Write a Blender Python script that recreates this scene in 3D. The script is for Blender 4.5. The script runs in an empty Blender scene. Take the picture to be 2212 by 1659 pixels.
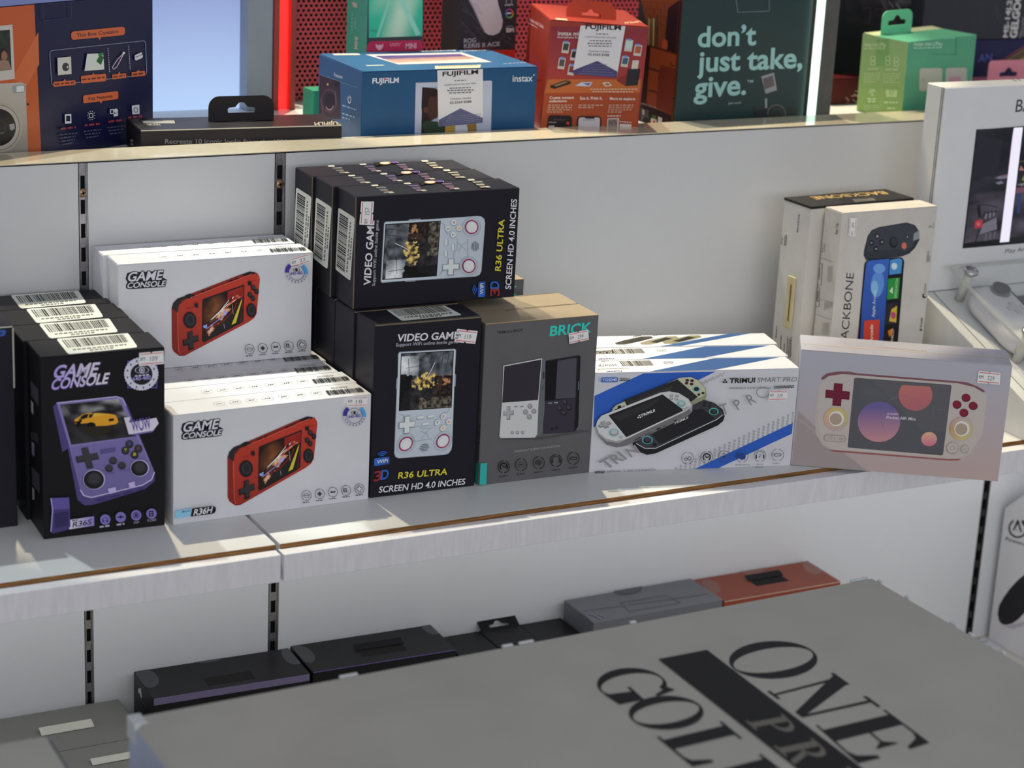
import bpy, bmesh, math, random
from mathutils import Vector, Matrix, Euler
sc = bpy.context.scene
COL = sc.collection
PI = math.pi

# ------------------------------------------------------------ camera
IMW, IMH = 2212.0, 1659.0
FPX = 4496.2
CAMZ = 0.7297
ROT = ((0.88710032, -0.45902212, 0.04849446),      # image right
       (-0.09664982, -0.28745607, -0.95290494),    # image down
       (0.45134447, 0.8406353, -0.29936678))       # forward
cam_data = bpy.data.cameras.new('camera')
cam = bpy.data.objects.new('camera', cam_data)
COL.objects.link(cam)
_r, _d, _f = (Vector(v) for v in ROT)
cam.matrix_world = Matrix(((_r[0], -_d[0], -_f[0], 0), (_r[1], -_d[1], -_f[1], 0), (_r[2], -_d[2], -_f[2], CAMZ), (0, 0, 0, 1)))
cam_data.sensor_fit = 'HORIZONTAL'
cam_data.sensor_width = 36.0
cam_data.lens = FPX / IMW * 36.0
cam_data.clip_start = 0.05
cam_data.clip_end = 60
cam_data.dof.use_dof = True
cam_data.dof.focus_distance = 2.13
cam_data.dof.aperture_fstop = 6.0
sc.camera = cam

# ------------------------------------------------------------ light and exposure
sc.view_settings.view_transform = 'Standard'
sc.view_settings.look = 'None'
sc.view_settings.gamma = 1.0
sc.view_settings.use_curve_mapping = False
sc.view_settings.exposure = 0.0
world = bpy.data.worlds.new('shop_ambient')
sc.world = world
world.use_nodes = True
world.node_tree.nodes['Background'].inputs[0].default_value = (0.92, 0.95, 1.0, 1)
world.node_tree.nodes['Background'].inputs[1].default_value = 0.36

def aim(o, loc, tgt):
    o.location = loc
    o.rotation_euler = (Vector(tgt) - Vector(loc)).to_track_quat('-Z', 'Y').to_euler()

def area(name, loc, tgt, sx, sy, power, col):
    l = bpy.data.lights.new(name, 'AREA')
    l.shape = 'RECTANGLE'; l.size = sx; l.size_y = sy; l.energy = power; l.color = col
    o = bpy.data.objects.new(name, l); COL.objects.link(o); aim(o, loc, tgt)
    return o

def spot(name, loc, tgt, power, col, ang=40, rad=0.03, blend=0.5):
    l = bpy.data.lights.new(name, 'SPOT')
    l.energy = power; l.color = col; l.spot_size = math.radians(ang); l.spot_blend = blend; l.shadow_soft_size = rad
    o = bpy.data.objects.new(name, l); COL.objects.link(o); aim(o, loc, tgt)
    return o

# the shop's ceiling panels in front of the shelf, and the track spots behind it
area('shop_ceiling_panels', (-0.5, -2.2, 1.35), (1.0, 1.9, 0.05), 3.8, 1.2, 11, (1.0, 0.99, 0.985))
area('added_front_fill', (0.3, -1.3, 0.78), (1.05, 1.9, -0.1), 3.2, 0.55, 20, (0.985, 0.985, 1.0))  # front fill added to lift the dark lower panel; no cabinet stands there
for _n, _x, _tx, _p, _c in (('track_spot_cool', 0.22, 0.40, 88, (0.90, 1.0, 0.95)), ('track_spot_warm', 0.72, 0.80, 140, (1.0, 0.86, 0.58)),
                            ('track_spot_cool', 1.02, 1.02, 80, (0.92, 1.0, 0.94)), ('track_spot_warm', 1.30, 1.28, 170, (1.0, 0.86, 0.58)),
                            ('track_spot_warm', 1.75, 1.70, 95, (1.0, 0.86, 0.62))):
    spot(_n, (_x, 2.72, 2.15), (_tx, 2.09, 0.0), _p, _c, 25.0, 0.022, 0.10)
area('added_under_shelf_fill', (1.1, 1.72, -0.027), (1.1, 1.93, -0.26), 2.6, 0.05, 2.0, (0.95, 0.965, 1.0))  # added fill with no known source, brightens the panel below the shelf


# ------------------------------------------------------------ materials
def lin(h):
    if isinstance(h, (tuple, list)): return tuple(h[:3])
    h = h.lstrip('#')
    v = [int(h[i:i+2], 16) / 255 for i in (0, 2, 4)]
    return tuple(x / 12.92 if x <= 0.04045 else ((x + 0.055) / 1.055) ** 2.4 for x in v)

KF = 1.30      # photographed front faces -> surface colour
def alb(h, k=None):
    k = KF if k is None else k
    return tuple(min(0.9, x * k) for x in lin(h))

MATS = {}
def mat(name, col=(0.8, 0.8, 0.8), rough=0.5, metal=0.0, spec=0.35, coat=0.0, emit=None, estr=0.0, trans=0.0, ior=1.45, alpha=1.0):
    if name in MATS: return MATS[name]
    m = bpy.data.materials.new(name); m.use_nodes = True
    b = m.node_tree.nodes['Principled BSDF']
    b.inputs['Base Color'].default_value = (*lin(col), 1)
    b.inputs['Roughness'].default_value = rough
    b.inputs['Metallic'].default_value = metal
    b.inputs['Specular IOR Level'].default_value = spec
    b.inputs['Coat Weight'].default_value = coat
    b.inputs['Coat Roughness'].default_value = 0.08
    b.inputs['Transmission Weight'].default_value = trans
    b.inputs['IOR'].default_value = ior
    b.inputs['Alpha'].default_value = alpha
    if emit is not None:
        b.inputs['Emission Color'].default_value = (*lin(emit), 1)
        b.inputs['Emission Strength'].default_value = estr
    MATS[name] = m
    return m

def bump_noise(m, scale, strength, stretch=(1, 1, 1), colvar=0.0, dist=0.001):
    nt = m.node_tree; b = nt.nodes['Principled BSDF']
    tc = nt.nodes.new('ShaderNodeTexCoord'); mp = nt.nodes.new('ShaderNodeMapping')
    mp.inputs['Scale'].default_value = stretch
    n = nt.nodes.new('ShaderNodeTexNoise'); n.inputs['Scale'].default_value = scale; n.inputs['Detail'].default_value = 4
    nt.links.new(tc.outputs['Object'], mp.inputs[0]); nt.links.new(mp.outputs[0], n.inputs['Vector'])
    if strength:
        bp = nt.nodes.new('ShaderNodeBump'); bp.inputs['Strength'].default_value = strength; bp.inputs['Distance'].default_value = dist
        nt.links.new(n.outputs[0], bp.inputs['Height']); nt.links.new(bp.outputs[0], b.inputs['Normal'])
    if colvar:
        c = b.inputs['Base Color'].default_value
        r = nt.nodes.new('ShaderNodeValToRGB')
        r.color_ramp.elements[0].position = 0.3; r.color_ramp.elements[1].position = 0.7
        r.color_ramp.elements[0].color = (c[0]*(1-colvar), c[1]*(1-colvar), c[2]*(1-colvar), 1)
        r.color_ramp.elements[1].color = (min(1, c[0]*(1+colvar)), min(1, c[1]*(1+colvar)), min(1, c[2]*(1+colvar)), 1)
        nt.links.new(n.outputs[0], r.inputs[0]); nt.links.new(r.outputs[0], b.inputs['Base Color'])
    return m

def ink_material(name, rough, spec, coat=0.0, bump=0.0, bscale=400):
    m = mat(name, (0.8, 0.8, 0.8), rough, spec=spec, coat=coat)
    nt = m.node_tree
    a = nt.nodes.new('ShaderNodeAttribute'); a.attribute_name = 'ink'
    nt.links.new(a.outputs['Color'], nt.nodes['Principled BSDF'].inputs['Base Color'])
    if bump: bump_noise(m, bscale, bump)
    return m
INK = ink_material('printed_ink', 0.5, 0.25)
INKG = ink_material('glossy_printed_ink', 0.22, 0.5)
def crinkle(m, w=.22, scale=55, strength=.5, dist=.0035):
    """clear wrinkled film over the print: a coat with its own bumpy normal"""
    nt = m.node_tree; b = nt.nodes['Principled BSDF']
    b.inputs['Coat Weight'].default_value = w; b.inputs['Coat Roughness'].default_value = .04; b.inputs['Coat IOR'].default_value = 1.5
    tc = nt.nodes.new('ShaderNodeTexCoord'); n = nt.nodes.new('ShaderNodeTexNoise'); n.inputs['Scale'].default_value = scale; n.inputs['Detail'].default_value = 6; n.inputs['Roughness'].default_value = .65
    bp = nt.nodes.new('ShaderNodeBump'); bp.inputs['Strength'].default_value = strength; bp.inputs['Distance'].default_value = dist
    nt.links.new(tc.outputs['Object'], n.inputs['Vector']); nt.links.new(n.outputs[0], bp.inputs['Height']); nt.links.new(bp.outputs[0], b.inputs['Coat Normal'])
    return m
crinkle(INKG)
INKE = mat('lit_screen_ink', (0, 0, 0), 0.2)
_nt = INKE.node_tree; _a = _nt.nodes.new('ShaderNodeAttribute'); _a.attribute_name = 'ink'
_nt.links.new(_a.outputs['Color'], _nt.nodes['Principled BSDF'].inputs['Emission Color'])
_nt.nodes['Principled BSDF'].inputs['Emission Strength'].default_value = 1.0

def card(name, h, rough=0.5, spec=0.25, coat=0.0, k=None, var=0.05):
    if name in MATS: return MATS[name]
    return bump_noise(mat(name, alb(h, k), rough, spec=spec, coat=coat), 35, 0.12, colvar=var, dist=0.0004)

# ------------------------------------------------------------ mesh helpers
def link(name, me, parent=None, mats=()):
    o = bpy.data.objects.new(name, me); COL.objects.link(o)
    if parent is not None: o.parent = parent
    for m in mats: me.materials.append(m)
    return o

def bm_obj(name, bm, mats, parent=None, smooth=False):
    me = bpy.data.meshes.new(name); bmesh.ops.recalc_face_normals(bm, faces=bm.faces[:]); bm.to_mesh(me); bm.free()
    if smooth:
        for p in me.polygons: p.use_smooth = True
    return link(name, me, parent, mats if isinstance(mats, (list, tuple)) else (mats,))

def add_box(bm, a, b, mi=0, bev=0.0, seg=1):
    t = bmesh.new()
    vs = [t.verts.new((x, y, z)) for z in (a[2], b[2]) for y in (a[1], b[1]) for x in (a[0], b[0])]
    for f in ((0, 2, 3, 1), (4, 5, 7, 6), (0, 1, 5, 4), (2, 6, 7, 3), (0, 4, 6, 2), (1, 3, 7, 5)):
        t.faces.new([vs[i] for i in f])
    if bev: bmesh.ops.bevel(t, geom=list(t.edges), offset=bev, segments=seg, affect='EDGES', profile=0.5)
    merge(bm, t, mi)

def merge(bm, t, mi=0, M=None):
    mp = {}
    for v in t.verts: mp[v] = bm.verts.new(M @ v.co if M else v.co)
    for f in t.faces:
        try:
            nf = bm.faces.new([mp[v] for v in f.verts]); nf.material_index = mi; nf.smooth = f.smooth
        except ValueError: pass
    t.free()

def box(name, a, b, m, parent=None, bev=0.0, seg=1):
    bm = bmesh.new(); add_box(bm, a, b, 0, bev, seg)
    return bm_obj(name, bm, m, parent)

def add_prism(bm, pts, y0, y1, mi=0, axis='y'):
    """outline in (u, v) swept between two planes; axis says which coordinate is swept"""
    def P(u, v, w): return (u, w, v) if axis == 'y' else ((u, v, w) if axis == 'z' else (w, u, v))
    a = [bm.verts.new(P(u, v, y0)) for u, v in pts]; b = [bm.verts.new(P(u, v, y1)) for u, v in pts]
    n = len(pts)
    fs = [bm.faces.new(a), bm.faces.new(b[::-1])]
    for i in range(n): fs.append(bm.faces.new((a[i], b[i], b[(i+1) % n], a[(i+1) % n])))
    for f in fs: f.material_index = mi
    return fs

def add_lathe(bm, prof, c, n=24, mi=0, M=None):
    """profile of (radius, height) turned about z at c"""
    t = bmesh.new(); rows = []
    for r, h in prof:
        rows.append([t.verts.new((c[0]+r*math.cos(2*PI*k/n), c[1]+r*math.sin(2*PI*k/n), c[2]+h)) for k in range(n)])
    for i in range(len(rows)-1):
        for k in range(n):
            t.faces.new((rows[i][k], rows[i][(k+1) % n], rows[i+1][(k+1) % n], rows[i+1][k])).smooth = True
    t.faces.new(rows[0][::-1]); t.faces.new(rows[-1])
    merge(bm, t, mi, M)

def tag(o, label, cat, group=None):
    o['label'] = label; o['category'] = cat
    if group: o['group'] = group
    return o

def struct(o):
    o['kind'] = 'structure'; return o

def thing(name, label, cat, loc, yaw=0.0, roll=0.0, group=None, pitch=0.0):
    o = bpy.data.objects.new(name, None); COL.objects.link(o)
    o.empty_display_size = 0.02
    o.matrix_world = Matrix.Translation(loc) @ Matrix.Rotation(yaw, 4, 'Z') @ Matrix.Rotation(roll, 4, 'Y') @ Matrix.Rotation(pitch, 4, 'X')
    tag(o, label, cat, group)
    return o

def dup(root, M, label, skip=(), group=None):
    r = root.copy(); COL.objects.link(r); r.matrix_world = M; r['label'] = label
    if group: r['group'] = group
    for ch in list(root.children):
        base = ch.name.split('.')[0]
        if base in skip: continue
        c = ch.copy(); COL.objects.link(c); c.parent = r
        for g in ch.children:
            if g.name.split('.')[0] in skip: continue
            d = g.copy(); COL.objects.link(d); d.parent = c
    return r

# ------------------------------------------------------------ printing on the faces of things
def Zm(x0, y0, s): return lambda a, b: (x0 + a*s, y0 + b*s)
FACES = {'front': ((0, -1, 0), 1), 'left': ((-1, 0, 0), 0), 'top': ((0, 0, 1), 2), 'right': ((1, 0, 0), 0), 'back': ((0, 1, 0), 1)}
CAMP = Vector((0, 0, CAMZ))
def ray(px, py):
    u = (px - IMW/2) / FPX; v = (py - IMH/2) / FPX
    return (_r*u + _d*v + _f)

BOLD = 0.42
class Art:
    """print laid on one face of a thing; shapes are read in the reference's own coordinates and carried onto the face's plane"""
    def __init__(s, root, face, zf, dist=0.0, lay=1.0e-4, k=None):
        s.root = root; s.zf = zf; s.k = k
        n, ax = FACES[face]
        s.n = Vector(n); s.d = dist; s.lay = lay; s.layer = 0
        s.M = root.matrix_world.copy(); s.inv = s.M.inverted()
        s.cam = s.inv @ CAMP; s.bm = None; s.base = 0.0; s.lim = None
        for c in root.children:      # print stays inside its face
            if c.name.startswith('carton_body') and c.data:
                s.lim = [(min(v.co[i] for v in c.data.vertices)+.0003, max(v.co[i] for v in c.data.vertices)-.0003) for i in range(3)]
        s.ax = ax
    def P(s, u, v):
        px, py = s.zf(u, v)
        d = s.inv.to_3x3() @ ray(px, py)
        t = (s.d - s.n.dot(s.cam)) / s.n.dot(d)
        p = s.cam + d*t
        if s.lim:
            for i in range(3):
                if i != s.ax: p[i] = min(max(p[i], s.lim[i][0]), s.lim[i][1])
        return p + s.n*(s.base + s.lay + s.layer*3.0e-5)
    def begin(s, name, label=None, parent=None, m=None):
        s.flush(); s.name = name; s.label = label; s.parent = parent or s.root; s.m = m or INK
        s.bm = bmesh.new(); s.cl = s.bm.loops.layers.float_color.new('ink')
        return s
    def flush(s):
        if s.bm is None: return None
        o = bm_obj(s.name, s.bm, s.m, s.parent); s.bm = None
        if s.label: o['label'] = s.label
        s.last = o
        return o
    def col(s, c, u=0, v=0):
        if callable(c): c = c(u, v)
        return alb(c, s.k) if isinstance(c, str) else tuple(c)
    def face(s, pts, c):
        vs = [s.bm.verts.new(s.P(*p)) for p in pts]
        try: f = s.bm.faces.new(vs)
        except ValueError: return
        for l, p in zip(f.loops, pts): l[s.cl] = (*s.col(c, *p), 1)
    def poly(s, pts, c, up=True):
        if up: s.layer += 1
        s.face(pts, c)
    def quad(s, x0, y0, x1, y1, c): s.poly([(x0, y0), (x1, y0), (x1, y1), (x0, y1)], c)
    def ell(s, cx, cy, rx, ry, c, rot=0.0, n=28):
        co, si = math.cos(rot), math.sin(rot)
        s.poly([(cx + rx*math.cos(a)*co - ry*math.sin(a)*si, cy + rx*math.cos(a)*si + ry*math.sin(a)*co) for a in (2*PI*i/n for i in range(n))], c)
    def ring(s, cx, cy, rx, ry, th, c, a0=0.0, a1=2*PI, rot=0.0, n=32):
        s.layer += 1
        co, si = math.cos(rot), math.sin(rot)
        def q(a, k):
            x, y = (rx-k)*math.cos(a), (ry-k*ry/rx)*math.sin(a)
            return (cx + x*co - y*si, cy + x*si + y*co)
        for i in range(n):
            a, b = a0+(a1-a0)*i/n, a0+(a1-a0)*(i+1)/n
            s.face([q(a, 0), q(b, 0), q(b, th), q(a, th)], c)
    def line(s, pts, w, c):
        s.layer += 1
        for (x0, y0), (x1, y1) in zip(pts, pts[1:]):
            L = math.hypot(x1-x0, y1-y0) or 1; nx, ny = -(y1-y0)/L*w/2, (x1-x0)/L*w/2
            s.face([(x0+nx, y0+ny), (x1+nx, y1+ny), (x1-nx, y1-ny), (x0-nx, y0-ny)], c)
    def rr(s, TL, TR, BR, BL, r, c, asp=None, n=5):
        """rounded quad; r is the corner radius as a share of the width"""
        w = math.hypot(TR[0]-TL[0], TR[1]-TL[1]); h = math.hypot(BL[0]-TL[0], BL[1]-TL[1])
        ru, rv = r, min(0.5, r*w/h)
        s.poly(s.rrpts(TL, TR, BR, BL, ru, rv, n), c)
    def rrpts(s, TL, TR, BR, BL, ru, rv, n=5):
        q = bil(TL, TR, BR, BL); pts = []
        for cu, cv, a0 in ((ru, rv, PI), (1-ru, rv, 1.5*PI), (1-ru, 1-rv, 0), (ru, 1-rv, 0.5*PI)):
            for i in range(n+1):
                a = a0 + 0.5*PI*i/n; pts.append(q(cu + ru*math.cos(a), cv + rv*math.sin(a)))
        return pts
    def text(s, t, BL, BR, TL, c, bold=0.0):
        s.layer += 1
        vs, fs, w, h = glyphs(t, round(bold*BOLD, 4))
        def m(p):
            u, v = p[0]/w, p[1]/h
            return (BL[0] + u*(BR[0]-BL[0]) + v*(TL[0]-BL[0]), BL[1] + u*(BR[1]-BL[1]) + v*(TL[1]-BL[1]))
        pp = [m(p) for p in vs]; bv = [s.bm.verts.new(s.P(*p)) for p in pp]
        for f in fs:
            try: nf = s.bm.faces.new([bv[i] for i in f])
            except ValueError: continue
            for l, i in zip(nf.loops, f): l[s.cl] = (*s.col(c, *pp[i]), 1)
    def greek(s, BL, BR, h, c, seed=1):
        """a line of print too small to read"""
        rnd = random.Random(seed); s.layer += 1; u = 0.0
        dx, dy = BR[0]-BL[0], BR[1]-BL[1]; L = math.hypot(dx, dy); hx, hy = (dy/L*h, -dx/L*h)
        while u < 0.97:
            w = min(1-u, rnd.uniform(1.2, 3.2)*h/L); x, y = BL[0]+dx*u, BL[1]+dy*u; x2, y2 = BL[0]+dx*(u+w), BL[1]+dy*(u+w)
            s.face([(x, y), (x2, y2), (x2+hx, y2+hy), (x+hx, y+hy)], c); u += w + 0.8*h/L
    def paint(s, TL, TR, BR, BL, nx, ny, fn):
        q = bil(TL, TR, BR, BL); s.layer += 1
        g = [[s.bm.verts.new(s.P(*q(i/nx, j/ny))) for i in range(nx+1)] for j in range(ny+1)]
        cc = [[fn(i/nx, j/ny) for i in range(nx+1)] for j in range(ny+1)]
        for j in range(ny):
            for i in range(nx):
                f = s.bm.faces.new((g[j][i], g[j][i+1], g[j+1][i+1], g[j+1][i]))
                for l, (a, b) in zip(f.loops, ((j, i), (j, i+1), (j+1, i+1), (j+1, i))): l[s.cl] = (*s.col(cc[a][b]), 1)
    def bars(s, TL, TR, BR, BL, c, seed, n=46):
        rnd = random.Random(seed); q = bil(TL, TR, BR, BL); s.layer += 1; u = 0.0
        while u < 0.985:
            w = rnd.choice((0.4, 0.5, 0.9, 1.3))/n; w = min(w, 1-u)
            s.face([q(u, 0), q(u+w, 0), q(u+w, 1), q(u, 1)], c); u += w + rnd.choice((0.4, 0.5, 0.8))/n

def bil(TL, TR, BR, BL):
    def q(u, v):
        return (TL[0]*(1-u)*(1-v)+TR[0]*u*(1-v)+BR[0]*u*v+BL[0]*(1-u)*v, TL[1]*(1-u)*(1-v)+TR[1]*u*(1-v)+BR[1]*u*v+BL[1]*(1-u)*v)
    return q

GL = {}
def glyphs(t, bold):
    key = (t, bold)
    if key in GL: return GL[key]
    c = bpy.data.curves.new('t', 'FONT'); c.body = t; c.offset = bold; c.resolution_u = 4; c.fill_mode = 'FRONT'; c.dimensions = '2D'
    o = bpy.data.objects.new('t', c); COL.objects.link(o)
    dg = bpy.context.evaluated_depsgraph_get(); me = o.evaluated_get(dg).to_mesh()
    vs = [(v.co.x, v.co.y) for v in me.vertices]; fs = [tuple(p.vertices) for p in me.polygons]
    o.evaluated_get(dg).to_mesh_clear()
    bpy.data.objects.remove(o); bpy.data.curves.remove(c)
    x0 = min(v[0] for v in vs); x1 = max(v[0] for v in vs)
    GL[key] = ([(v[0]-x0, v[1]) for v in vs], fs, (x1-x0) or 1, 0.70)
    return GL[key]

def mixc(a, b, t):
    t = max(0, min(1, t)); A, B = lin(a), lin(b)
    return tuple(x*(1-t)+y*t for x, y in zip(A, B))
def grad(a, b, axis, v0, v1):
    A, B = alb(a), alb(b)
    def f(u, v):
        t = ((u, v)[axis]-v0)/(v1-v0); t = max(0, min(1, t)); return tuple(x*(1-t)+y*t for x, y in zip(A, B))
    return f
_rn = random.Random(11)
_tab = [[_rn.random() for _ in range(64)] for _ in range(64)]
def vnoise(x, y):
    i, j = math.floor(x), math.floor(y); a, b = x-i, y-j; a = a*a*(3-2*a); b = b*b*(3-2*b)
    g = lambda p, q: _tab[p % 64][q % 64]
    return (g(i, j)*(1-a)+g(i+1, j)*a)*(1-b)+(g(i, j+1)*(1-a)+g(i+1, j+1)*a)*b
def fbm(x, y): return 0.55*vnoise(x, y)+0.3*vnoise(2.1*x+7, 2.1*y+3)+0.15*vnoise(4.3*x+1, 4.3*y+9)

def sticker(a, TL, TR, BR, BL, price, vert=False):
    """white price sticker with two red rules"""
    a.begin('price_sticker', 'white price sticker with red rules')
    q = bil(TL, TR, BR, BL)
    pts = [q(0, 0), q(.44, 0), q(.5, .1), q(.56, 0), q(1, 0), q(1, 1), q(.56, 1), q(.5, .9), q(.44, 1), q(0, 1)]
    a.poly(pts, '#e6e3ea')
    for v in (.1, .84): a.poly([q(.05, v), q(.95, v), q(.95, v+.055), q(.05, v+.055)], '#c8303e')
    a.text('RM', q(.06, .62), q(.24, .62), q(.06, .34), '#2c2a30')
    a.text(price, q(.44, .70), q(.74, .70), q(.44, .34), '#77747f')
    a.flush()

def barlabel(a, TL, TR, BR, BL, seed, k=None):
    a.begin('barcode_label', 'white barcode label')
    q = bil(TL, TR, BR, BL)
    a.rr(TL, TR, BR, BL, .035, '#c9cbc6')
    a.bars(q(.06, .1), q(.94, .1), q(.94, .62), q(.06, .62), '#141414', seed)
    a.greek(q(.1, .8), q(.9, .8), math.dist(TL, BL)*.07, '#6a6a66', seed)
    a.greek(q(.32, .93), q(.68, .93), math.dist(TL, BL)*.07, '#6a6a66', seed+1)
    a.flush()

# ------------------------------------------------------------ cartons
def carton(name, label, loc, yaw, w, d, h, m, roll=0.0, group=None, flap=True, edge=None, cat='box', bev=0.0006, topm=None, pitch=0.0):
    r = thing(name, label, cat, loc, yaw, roll, group, pitch)
    bm = bmesh.new(); add_box(bm, (0, 0, 0), (w, d, h-(0.0007 if flap else 0)), 0, bev)
    # side seam of the glued wrap and the slit under the lid
    bm_obj('carton_body', bm, m, r)
    if flap:
        bm = bmesh.new()
        pts = [(0.0004, 0.0002), (w-0.0004, 0.0002), (w-0.0002, d*0.5), (w-0.0006, d-0.0008), (0.0006, d-0.0008), (0.0002, d*0.5)]
        add_prism(bm, pts, h-0.0006, h, 0, 'z')
        if edge is not None:
            add_box(bm, (0.0004, -0.00012, h-0.0011), (w-0.0004, 0.0003, h-0.00005), 1)
        bm_obj('lid_flap', bm, [topm or m] + ([edge] if edge is not None else []), r)
    return r
def rowM(root, i, d, dx=0.0, dyaw=0.0):
    return root.matrix_world @ Matrix.Translation((dx, d*i, 0)) @ Matrix.Rotation(dyaw, 4, 'Z')
# ============================================================ the fixture
M_PANEL = bump_noise(mat('white_laminate_panel', (0.66, 0.67, 0.69), 0.45, spec=0.3), 60, 0.02, colvar=0.008)
M_BOARD = bump_noise(mat('white_laminate_board', (0.70, 0.71, 0.72), 0.4, spec=0.35), 60, 0.02, colvar=0.008)
M_GRAIN = bump_noise(mat('brushed_grey_laminate', (0.79, 0.78, 0.83), 0.4, spec=0.35), 260, 0.25, stretch=(1, 1, 0.12), colvar=0.05)
M_LIP = bump_noise(mat('cream_gloss_laminate', (0.62, 0.56, 0.44), 0.16, spec=0.5, coat=0.5), 120, 0.06, colvar=0.04)
M_MDF = bump_noise(mat('brown_particle_board', (0.22, 0.105, 0.035), 0.8), 700, 0.6, stretch=(.03, 1, 1), colvar=0.75)
M_GAP = mat('dark_joint', (0.012, 0.011, 0.011), 0.8)
M_STEEL = bump_noise(mat('zinc_steel', (0.42, 0.40, 0.42), 0.32, metal=0.9), 300, 0.15, colvar=0.15)
M_BSTEEL = mat('blackened_steel', (0.055, 0.05, 0.05), 0.4, metal=0.6)
M_BRASS = bump_noise(mat('brassed_screw', (0.42, 0.26, 0.17), 0.35, metal=0.7), 400, 0.2, colvar=0.2)

YB = 1.99
bm = bmesh.new()
for x0, x1 in ((-0.6, 0.5692), (0.5790, 0.7768), (0.7892, 1.7835), (1.7955, 3.2)):
    add_box(bm, (x0, YB, -0.4145), (x1, YB+0.012, 0.3005))
struct(bm_obj('trim_2', bm, M_PANEL))
struct(box('trim_3', (-0.6, YB+0.0125, -0.4145), (3.2, YB+0.03, 0.284), M_GAP))
bm = bmesh.new()
add_box(bm, (-0.6, YB-0.0006, 0.3017), (3.2, 2.045, 0.3030), 0, 0.0003)
add_box(bm, (-0.6, YB+0.031, 0.2845), (3.2, 2.0445, 0.3016), 0)
add_box(bm, (-0.6, YB-0.0004, 0.3006), (3.2, YB+0.03, 0.3016), 1)
struct(bm_obj('trim_1', bm, [M_LIP, M_GAP]))
struct(box('wall_back', (-0.6, 2.46, -0.94), (3.2, 2.50, 0.66), M_PANEL))
struct(box('upper_deck', (-0.6, 2.0455, 0.262), (3.2, 2.459, 0.288), M_BOARD))
struct(box('lower_deck', (-0.6, 0.2, -0.44), (3.2, YB+0.03, -0.415), bump_noise(mat('cream_deck_laminate', (0.62, 0.61, 0.55), 0.4), 60, 0.05, colvar=0.03)))
struct(box('floor', (-3, -3, -0.96), (5, 4.5, -0.94), bump_noise(mat('grey_floor_tile', (0.35, 0.35, 0.36), 0.3), 4, 0.0, colvar=0.1)))
struct(box('lower_plinth', (-0.58, 0.25, -0.94), (3.18, YB, -0.4405), M_BOARD))

def upright(x0, x1, screws, label, steel, z1=0.3003):
    r = thing('shelf_upright', label, 'shelf upright', (x0, YB, -0.414), group='slotted uprights of the shelf')
    w = x1-x0; H = z1+0.414; c = w/2; sw = w*0.23
    bm = bmesh.new()
    pitch, hole = 0.0245, 0.0145
    z = H-0.0125
    cuts = []
    while z-hole > 0.01:
        cuts.append((z-hole, z)); z -= pitch
    zs = [0.0]
    for a, b in cuts[::-1]: zs += [a, b]
    zs.append(H)
    y0, y1 = 0.0012, 0.0028
    add_box(bm, (0.0008, y0, 0), (c-sw, y1, H)); add_box(bm, (c+sw, y0, 0), (w-0.0008, y1, H))
    for i in range(0, len(zs)-1, 2):
        add_box(bm, (c-sw, y0, zs[i]), (c+sw, y1, zs[i+1]))
    add_box(bm, (0.0007, -0.0004, 0), (0.0016, 0.010, H)); add_box(bm, (w-0.0016, -0.0004, 0), (w-0.0007, 0.010, H))
    bm_obj('slotted_channel', bm, steel, r)
    bm = bmesh.new(); add_box(bm, (0.0018, 0.0085, 0), (w-0.0018, 0.0120, H)); bm_obj('channel_back', bm, M_GAP, r)
    for zz in screws:
        bm = bmesh.new()
        Mx = Matrix.Translation((c, y0, zz+0.414)) @ Matrix.Rotation(PI/2, 4, 'X')
        add_lathe(bm, [(0.0047, 0.0), (0.0045, 0.0008), (0.0030, 0.0018), (0.0012, 0.0021)], (0, 0, 0), 20, 0, Mx)
        s = bm_obj('screw', bm, M_BRASS, r)
        bm = bmesh.new()
        for ang in (0.3, 0.3+PI/2):
            t = bmesh.new(); add_box(t, (-0.0024, -0.0006, 0.0019), (0.0024, 0.0006, 0.00232)); merge(bm, t, 0, Mx @ Matrix.Rotation(ang, 4, 'Z'))
        bm_obj('screw_slot', bm, M_GAP, s)
    return r
upright(0.5692, 0.5790, (0.2703,), 'slotted steel upright left of the white boxes, nearer the left end', M_STEEL)
upright(0.7768, 0.7892, (0.2678,), 'slotted steel upright behind the tall stack of black boxes', M_STEEL)
upright(1.7835, 1.7955, (), 'black slotted upright low down beside the white gamepad box', M_BSTEEL, 0.02)

def shelf(x0, x1, l0, l1, label, by0, ly):
    r = thing('shelf', label, 'shelf', ((x0+x1)/2, 1.8, 0), group=None)
    c = (x0+x1)/2
    def L(a): return (a[0]-c, a[1]-1.8, a[2])
    bm = bmesh.new(); add_box(bm, L((x0, by0, -0.018)), L((x1, YB-0.0005, 0.0)), 0, 0.0002); bm_obj('shelf_board', bm, M_BOARD, r)
    bm = bmesh.new(); add_box(bm, L((x0, by0-0.0006, -0.018)), L((x1, by0-0.0001, -0.0002)), 0); bm_obj('board_edge', bm, M_MDF, r)['label'] = 'raw brown board edge'
    bm = bmesh.new(); add_box(bm, L((l0, ly, -0.0315)), L((l1, by0-0.0009, -0.0045)), 0, 0.0004)
    e = bm_obj('front_edging', bm, M_GRAIN, r); e['label'] = 'grey brushed front edging'
    return r
shelf(-0.3, 0.6618, -0.3, 0.6612, 'white shelf section at the left with the purple console boxes on it', 1.6790, 1.6636)
shelf(0.6660, 3.0, 0.6640, 3.0, 'long white shelf section right of the joint in the shelf', 1.6790, 1.6630)

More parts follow.
